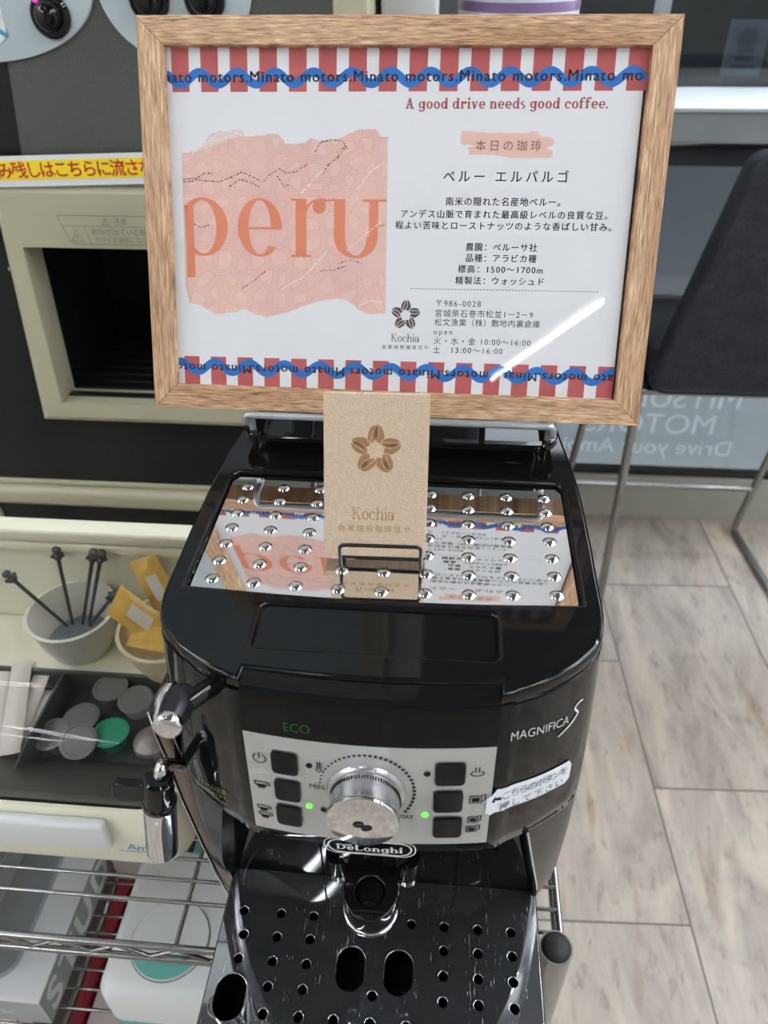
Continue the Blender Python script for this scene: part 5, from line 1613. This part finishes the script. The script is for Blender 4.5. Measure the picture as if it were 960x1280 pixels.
# ------------------------------------------------------------------ condiment case
case = thing('condiment_case', 'cream condiment case with a clear curved lid left of the coffee machine', 'condiment case', (-0.41, 0.115, -0.345))
CX0, CX1, CY0, CY1 = -.660, -.1660, -.0050, .2380
def cr(ins, z, r=.030): return [(a, b, z) for a, b in rrect(CX0 + ins, CX1 - ins, CY0 + ins, CY1 - ins, max(.006, r - ins), 7)]
MB().loft([cr(.008, -.3445), cr(.002, -.341), cr(0, -.334), cr(0, -.268), cr(.0015, -.2645), cr(.005, -.2645), cr(.0065, -.268), cr(.0065, -.336)]).build('base', CREAM, case, smooth=40)
bk = MB()
bk.box(CX0 + .008, CX1 - .008, .2270, .2370, -.300, -.188, .002)
bk.build('back_wall', CREAM, case)
rim = MB(); rim.box(CX0, CX1, .2180, .2400, -.186, -.171, .004, 3)
rim.build('hinge_bar', CREAM, case)
rim = MB(); rim.box(CX0 + .004, CX1 - .004, .2200, .2380, -.199, -.188, .003, 3)
rim.build('hinge_bar', CREAM, case)
MB().box(CX0 + .008, CX1 - .008, .1560, .2270, -.336, -.294, .004).build('back_ledge', CREAM, case)
tr = MB()
TX0, TX1 = CX0 + .012, CX1 - .010
prof = [(.1550, -.292), (.1520, -.293), (.148, -.312), (.072, -.314), (.066, -.308), (.012, -.272), (.006, -.270), (.006, -.275), (.062, -.3150), (.070, -.3200), (.1510, -.3180), (.1555, -.300)]
tr.loft([[(TX0, y, z) for y, z in prof], [(TX1, y, z) for y, z in prof]])
tro = tr.build('inner_tray', TRAYGREY, case, smooth=25)
for x in (-.322,):
    MB().prism([(.1505, -.294), (.1470, -.311), (.073, -.3135), (.066, -.307), (.040, -.288), (.060, -.284), (.1440, -.284)], x - .0012, x + .0012, lambda a, b, h: (h, a, b)).build('divider', TRAYGREY, tro)
# clear lid: front curve with two end caps
lp = [(.0010, -.2630), (-.0012, -.2480), (.0010, -.2280), (.0100, -.2060), (.0280, -.1900), (.0560, -.1780), (.1000, -.1720), (.1600, -.1700), (.2180, -.1700)]
lps = [p[:] for p in spline2(lp, 5)]
ld = MB()
LX0, LX1 = CX0 + .004, -.1750
ends = [(LX1 - .0002, 0.0), (LX1 - .004, .0)]
nl = len(lps)
for x in (LX0, LX1):
    ld.v += [(x, y, z) for y, z in lps]
ld.f = [(i, i + 1, nl + i + 1, nl + i) for i in range(nl - 1)]
k0 = len(ld.v)
for x in (LX0, LX1):
    o_ = len(ld.v)
    ld.v += [(x, y, z) for y, z in lps] + [(x, .218, -.2630)]
    ld.f.append(tuple(range(o_, len(ld.v))))
ld.build('lid', LIDCLEAR, case, smooth=40)
MB().box(-.440, -.2180, -.0150, -.0052, -.3040, -.2690, .0045, 4).build('latch', WHITE, case)
lg_ = MB()
vs, fs = text2d('Amf', .0125, None, 0.004)
lg_.add(vs, fs, lambda a, b: (-.2125 + a + b * .10, -.00535, -.3165 + b))
lg_.build('lettering', BLUEINK, case, smooth=0)
lg_ = MB()
vs, fs = ribbon([(-.220, -.3190), (-.180, -.3190)], .0009)
lg_.add([(a, -.00535, b) for a, b in vs], fs)
lg_.build('underline', BLUEINK, case, smooth=0)

# bowls inside the case
bw = thing('stirrer_bowl', 'white bowl of black stirrers inside the clear lidded case', 'bowl', (-.322, .187, -.2938))
MBW = Matrix.Translation((-.322, .187, -.2938))
MB().lathe([(0, 0), (.022, 0), (.027, .002), (.036, .024), (.0405, .048), (.0430, .0500), (.0430, .0518), (.0395, .0518), (.0350, .026), (.0290, .005), (0, .004)], 40, MBW).build('bowl', BOWLW, bw, smooth=60)
MB().lathe([(0, .0125), (.0312, .0125), (.0312, .0130), (0, .0130)], 32, MBW).build('liner', BOWLIN, bw)
SH = [((-.341, .200, -.279), (-.369, .188, -.206)), ((-.336, .203, -.279), (-.3360, .217, -.201)), ((-.326, .204, -.279), (-.3000, .2145, -.199)), ((-.320, .206, -.279), (-.2920, .2140, -.199)), ((-.318, .202, -.279), (-.2780, .190, -.226))]
labs = ['black stirrer leaning far left out of the white bowl', 'black stirrer standing upright at the middle of the white bowl', 'black stirrer of the pair at right in the white bowl, its left one', 'black stirrer of the pair at right in the white bowl, its right one', 'short black stirrer leaning right over the white bowl rim']
def stirrer(p, q):
    t = thing('stirrer', '', 'stirrer', p, 'black stirrers in the white bowl')
    a, b = Vector(p), Vector(q); d = (b - a).normalized()
    MB().tube([a, a + (b - a) * .5, b], [.0016, .0018, .0020], 8).build('shaft', STIRBLK, t, smooth=60)
    hd = MB()
    M_ = axis_matrix(b, d)
    hd.lathe([(0, -.004), (.0032, -.003), (.0046, .000), (.0034, .003), (.0020, .0042), (.0032, .0052), (.0044, .0076), (.0034, .0102), (0, .0114)], 14, M_)
    for k in range(5):
        an = 2 * math.pi * k / 5
        c = M_ @ Vector((.0046 * math.cos(an), .0046 * math.sin(an), .0015))
        hd.lathe([(0, -.0022), (.0016, -.0014), (.0022, 0), (.0016, .0014), (0, .0022)], 8, axis_matrix(c, d))
    hd.build('head', STIRBLK, t, smooth=60)
    return t
for (p, q), lb in zip(SH, labs):
    stirrer(p, q)['label'] = lb
b2 = MB().lathe([(0, 0), (.022, 0), (.027, .002), (.037, .024), (.0425, .048), (.0450, .0500), (.0450, .0518), (.0415, .0518), (.0360, .026), (.0290, .005), (0, .004)], 40, Matrix.Translation((-.2240, .172, -.2938))).build('packet_bowl', BOWLC)
tag(b2, 'cream bowl holding amber packets beside the coffee machine, inside the case', 'bowl')
def packet(corners, name, label, white, th=.0035):
    """a crimped foil sachet from four corners"""
    a, b, c, d = [Vector(p) for p in corners]
    n = (b - a).cross(d - a).normalized()
    if n.y > 0: n = -n
    mb = MB(); N_ = 8
    for sgn2 in (1, -1):
        o_ = len(mb.v)
        for i in range(N_ + 1):
            for k in range(N_ + 1):
                u, v = i / N_, k / N_
                p = (a * (1 - u) + b * u) * (1 - v) + (d * (1 - u) + c * u) * v
                bulge = (math.sin(math.pi * u) * math.sin(math.pi * v)) ** .6 * th + .0002
                mb.v.append((p + n * bulge * sgn2)[:])
        mb.f += [(o_ + i * (N_ + 1) + k, o_ + (i + 1) * (N_ + 1) + k, o_ + (i + 1) * (N_ + 1) + k + 1, o_ + i * (N_ + 1) + k + 1) for i in range(N_) for k in range(N_)]
    ob = mb.build(name, PACKET, smooth=60)
    tag(ob, label, 'sachet', 'amber packets in the cream bowl')
    if white:
        wm = MB()
        for i in range(5):
            for k in range(5):
                u, v = .30 + .42 * i / 4, .34 + .50 * k / 4
                p = (a * (1 - u) + b * u) * (1 - v) + (d * (1 - u) + c * u) * v
                bulge = (math.sin(math.pi * u) * math.sin(math.pi * v)) ** .6 * th + .0006
                wm.v.append((p + n * bulge)[:])
        wm.f = [(i * 5 + k, (i + 1) * 5 + k, (i + 1) * 5 + k + 1, i * 5 + k + 1) for i in range(4) for k in range(4)]
        wm.build('white_patch', PACKETW, ob, smooth=60)
    return ob
packet([(-.263, .212, -.199), (-.238, .217, -.192), (-.2150, .200, -.236), (-.240, .192, -.243)], 'sachet', 'amber sachet with a white patch standing up at the back of the cream bowl', True)
packet([(-.272, .164, -.221), (-.264, .188, -.206), (-.2250, .180, -.238), (-.235, .156, -.250)], 'sachet', 'amber sachet with a white patch leaning left over the cream bowl rim', True)
packet([(-.252, .146, -.242), (-.250, .172, -.238), (-.210, .172, -.246), (-.212, .146, -.250)], 'sachet', 'plain amber sachet lying in front inside the cream bowl', False)
packet([(-.225, .190, -.230), (-.222, .212, -.222), (-.190, .196, -.236), (-.195, .172, -.243)], 'sachet', 'plain amber sachet tucked at the right of the cream bowl by the machine', False)
# paper sugar sticks
def stick(p, q, w_, label):
    a, b = Vector(p), Vector(q); d = (b - a).normalized(); s = d.cross(Vector((0, 0, 1))).normalized(); n = s.cross(d)
    if n.z < 0: n = -n
    mb = MB(); rows = []
    for t in range(9):
        u = t / 8
        h = .0026 * min(1, 4 * u, 4 * (1 - u)) + .0002
        c = a + (b - a) * u
        rows.append([(c - s * w_ / 2)[:], (c - s * w_ / 4 + n * h)[:], (c + n * h * 1.1)[:], (c + s * w_ / 4 + n * h)[:], (c + s * w_ / 2)[:], (c - n * .0006)[:]])
    mb.loft(rows)
    tag(mb.build('sugar_stick', STICKW, smooth=50), label, 'sugar packet', 'white sugar sticks in the grey tray')
stick((-.372, .160, -.2900), (-.3420, .064, -.3010), .019, 'white paper sugar stick lying on top of the grey tray pile, reaching furthest forward')
stick((-.388, .158, -.2960), (-.3620, .075, -.3070), .018, 'white paper sugar stick under the pile at the left picture edge')
stick((-.351, .153, -.2980), (-.3480, .080, -.3090), .016, 'white paper sugar stick at the right of the pile in the grey tray')
stick((-.340, .140, -.3060), (-.3400, .082, -.3110), .013, 'short white sugar stick at the far right of the pile')
# creamer cups and sweets in the right compartment
def creamer(x, y, m, label, r=.0145, h=.017, tilt=(0, 0, 1), z=-.3135):
    t = thing('creamer_cup', label, 'creamer', (x, y, z), 'creamer cups in the grey tray')
    M_ = axis_matrix((x, y, z), tilt)
    MB().lathe([(0, 0), (r * .72, 0), (r * .78, .002), (r * .98, h - .001), (r * 1.0, h)], 24, M_, caps=True).build('cup', m, t, smooth=50)
    MB().lathe([(0, h), (r * 1.14, h), (r * 1.14, h + .0008), (r * .96, h + .0012), (r * .92, h + .0006), (0, h + .0006)], 24, M_).build('foil_lid', CREAMERG if m is not CREAMERT else CREAMERT, t, smooth=40)
creamer(-.291, .104, TRAYGREY, 'dark creamer cup at the back of the right compartment')
creamer(-.283, .082, CREAMERW, 'pale creamer cup with a white rim at the middle front of the tray', tilt=(.1, -.35, 1), z=-.3085)
creamer(-.308, .086, CREAMERG, 'grey creamer cup next to the tray divider', tilt=(-.15, -.1, 1))
creamer(-.258, .090, CREAMERT, 'green creamer cup between the pale creamer cup and the machine')
creamer(-.2770, .140, CREAMERG, 'grey creamer cup at the rear wall of the tray')
creamer(-.2480, .128, CREAMERW, 'pale creamer cup behind the green one')
sw_ = MB().lathe([(0, 0), (.012, .001), (.0165, .005), (.0160, .010), (.010, .0145), (0, .0155)], 20, Matrix.Translation((-.222, .090, -.3135))).build('foil_sweet', SPOTM)
tag(sw_, 'mottled silver foil sweet in the tray next to the steam wand', 'sweet')

# ------------------------------------------------------------------ things on the lower shelves
bx = thing('product_box', 'pale box with grey striped sides and white lettering on the lower shelf', 'box', (-.45, .08, -.600))
MB().box(-.560, -.3390, -.0450, .2100, -.5998, -.5500, .0008, 1).build('carton', BOXW, bx)
sd = MB()
sd.poly([(-.3388, -.0445, -.5990), (-.3388, .2095, -.5990), (-.3388, .2095, -.5508), (-.3388, -.0445, -.5508)])
sd.build('side_print', BOXG, bx, smooth=0)
sd = MB()
sd.poly([(-.5595, -.0452, -.5990), (-.3395, -.0452, -.5990), (-.3395, -.0452, -.5508), (-.5595, -.0452, -.5508)])
sd.build('front_print', BOXLG, bx, smooth=0)
sl_ = MB()
for k in range(10):
    z = -.5965 + .0046 * k
    sl_.poly([(-.3386, -.044, z), (-.3386, .209, z), (-.3386, .209, z + .0011), (-.3386, -.044, z + .0011)])
    sl_.poly([(-.559, -.0454, z), (-.340, -.0454, z), (-.340, -.0454, z + .0011), (-.559, -.0454, z + .0011)])
sl_.build('stripe_print', BOXLG, bx, smooth=0)
bt2 = MB()
vs, fs = text2d('STUD', .052, .150, 0.03)
bt2.add(vs, fs, lambda a, b: (-.3383, -.036 + a, -.5930 + b))
bt2.build('large_lettering', BOXW, bx, smooth=0)
bt2 = MB()
vs, fs = text2d('ac', .020, None, 0.02)
bt2.add(vs, fs, lambda a, b: (-.3860 + a, -.0456, -.5800 + b))
bt2.build('lettering', BOXW, bx, smooth=0)
pt = MB()
def pr_(ins, z, r): return [(a, b, z) for a, b in rrect(-.520 + ins, -.3720 - ins, -.0300 + ins, .1200 - ins, max(.004, r - ins), 6)]
pt.loft([pr_(.004, -.5496, .022), pr_(0, -.5450, .022), pr_(0, -.4650, .022), pr_(.002, -.4630, .022), pr_(.004, -.4650, .022), pr_(.004, -.5440, .022)])
tag(pt.build('clear_container', PITCHER, smooth=40), 'clear grey plastic container standing on the pale striped box', 'container')
wb = thing('wipes_box', 'white wipes box with a round flap and teal base on the lower shelf', 'wipes box', (-.20, .03, -.600))
def wr_(ins, z, r=.018): return [(a, b, z) for a, b in rrect(-.2720 + ins, -.1300 - ins, -.0480 + ins, .0980 - ins, max(.004, r - ins), 6)]
MB().loft([wr_(.003, -.5996), wr_(0, -.596), wr_(0, -.560)]).build('tub', TEAL, wb, smooth=40)
MB().loft([wr_(-.001, -.5595), wr_(-.001, -.516), wr_(.006, -.503), wr_(.012, -.5000)]).build('cover', WHITE, wb, smooth=40)
vs, fs = fill2d([circ(-.2130, .0030, .0370, 40)], extrude=.0011, bevel=.0006)
fl2 = MB().add(vs, fs, lambda a, b, h: (a, b, -.4988 + h)).build('round_flap', WHITE, wb)
seg_ = [(-.2130 + .0365 * math.cos(math.radians(a)), .0030 + .0365 * math.sin(math.radians(a))) for a in range(205, 341, 9)]
vs, fs = fill2d([seg_])
MB().add([(a, b, -.4966) for a, b, _ in vs], fs).build('teal_crescent', TEAL, fl2, smooth=0)
vs, fs = ribbon(circ(-.2130, .0030, .0378, 48) + circ(-.2130, .0030, .0378, 48)[:1], .0012)
MB().add([(a, b, -.49985) for a, b in vs], fs).build('flap_groove', BOXG, wb, smooth=0)
for nm_, lab, m_, bb in (('carton', 'pinkish grey carton behind the white wipes box', PINKGREY, (-.3250, -.2400, .1050, .2000, -.5998, -.5550)),
                         ('carton', 'salmon carton at the back of the lower shelf under the condiment case corner', SALMON, (-.2360, -.1500, .1750, .2400, -.5998, -.5400)),
                         ('carton', 'teal blue carton beside the salmon one, next to the machine', mat('teal_blue_card', C3(96, 150, 158), .5), (-.2320, -.1450, .1050, .1720, -.5998, -.5500))):
    x0, x1, y0, y1, z0, z1 = bb
    t = thing(nm_, lab, 'box', ((x0 + x1) / 2, (y0 + y1) / 2, z0), 'cartons on the lower shelf')
    MB().box(x0, x1, y0, y1, z0, z1 - .0012, .0006, 1).build('box_body', m_, t)
    MB().box(x0 + .001, x1 - .001, y0 + .001, (y0 + y1) / 2 - .0004, z1 - .0012, z1, .0002, 1).build('flap', m_, t)
    MB().box(x0 + .001, x1 - .001, (y0 + y1) / 2 + .0004, y1 - .001, z1 - .0012, z1, .0002, 1).build('flap', m_, t)
bo_ = thing('binder', 'dark brown and maroon binder seen through the wires on the bottom shelf', 'binder', (-.42, .15, -.865))
MB().box(-.4500, -.4060, -.02, .32, -.8648, -.8030, .002).build('cover', BROWNBOX, bo_)
MB().box(-.4058, -.3900, -.02, .32, -.8648, -.8050, .002).build('spine', MAROON, bo_)
pc = thing('parcel', 'flat pinkish parcel beside the maroon binder on the bottom shelf', 'parcel', (-.33, .15, -.865))
MB().box(-.3850, -.2700, -.02, .26, -.8648, -.8100, .003).build('wrapping', PINKGREY, pc)
MB().box(-.3400, -.3150, -.0205, .2605, -.8650, -.8095, .001).build('tape', BOXW, pc)
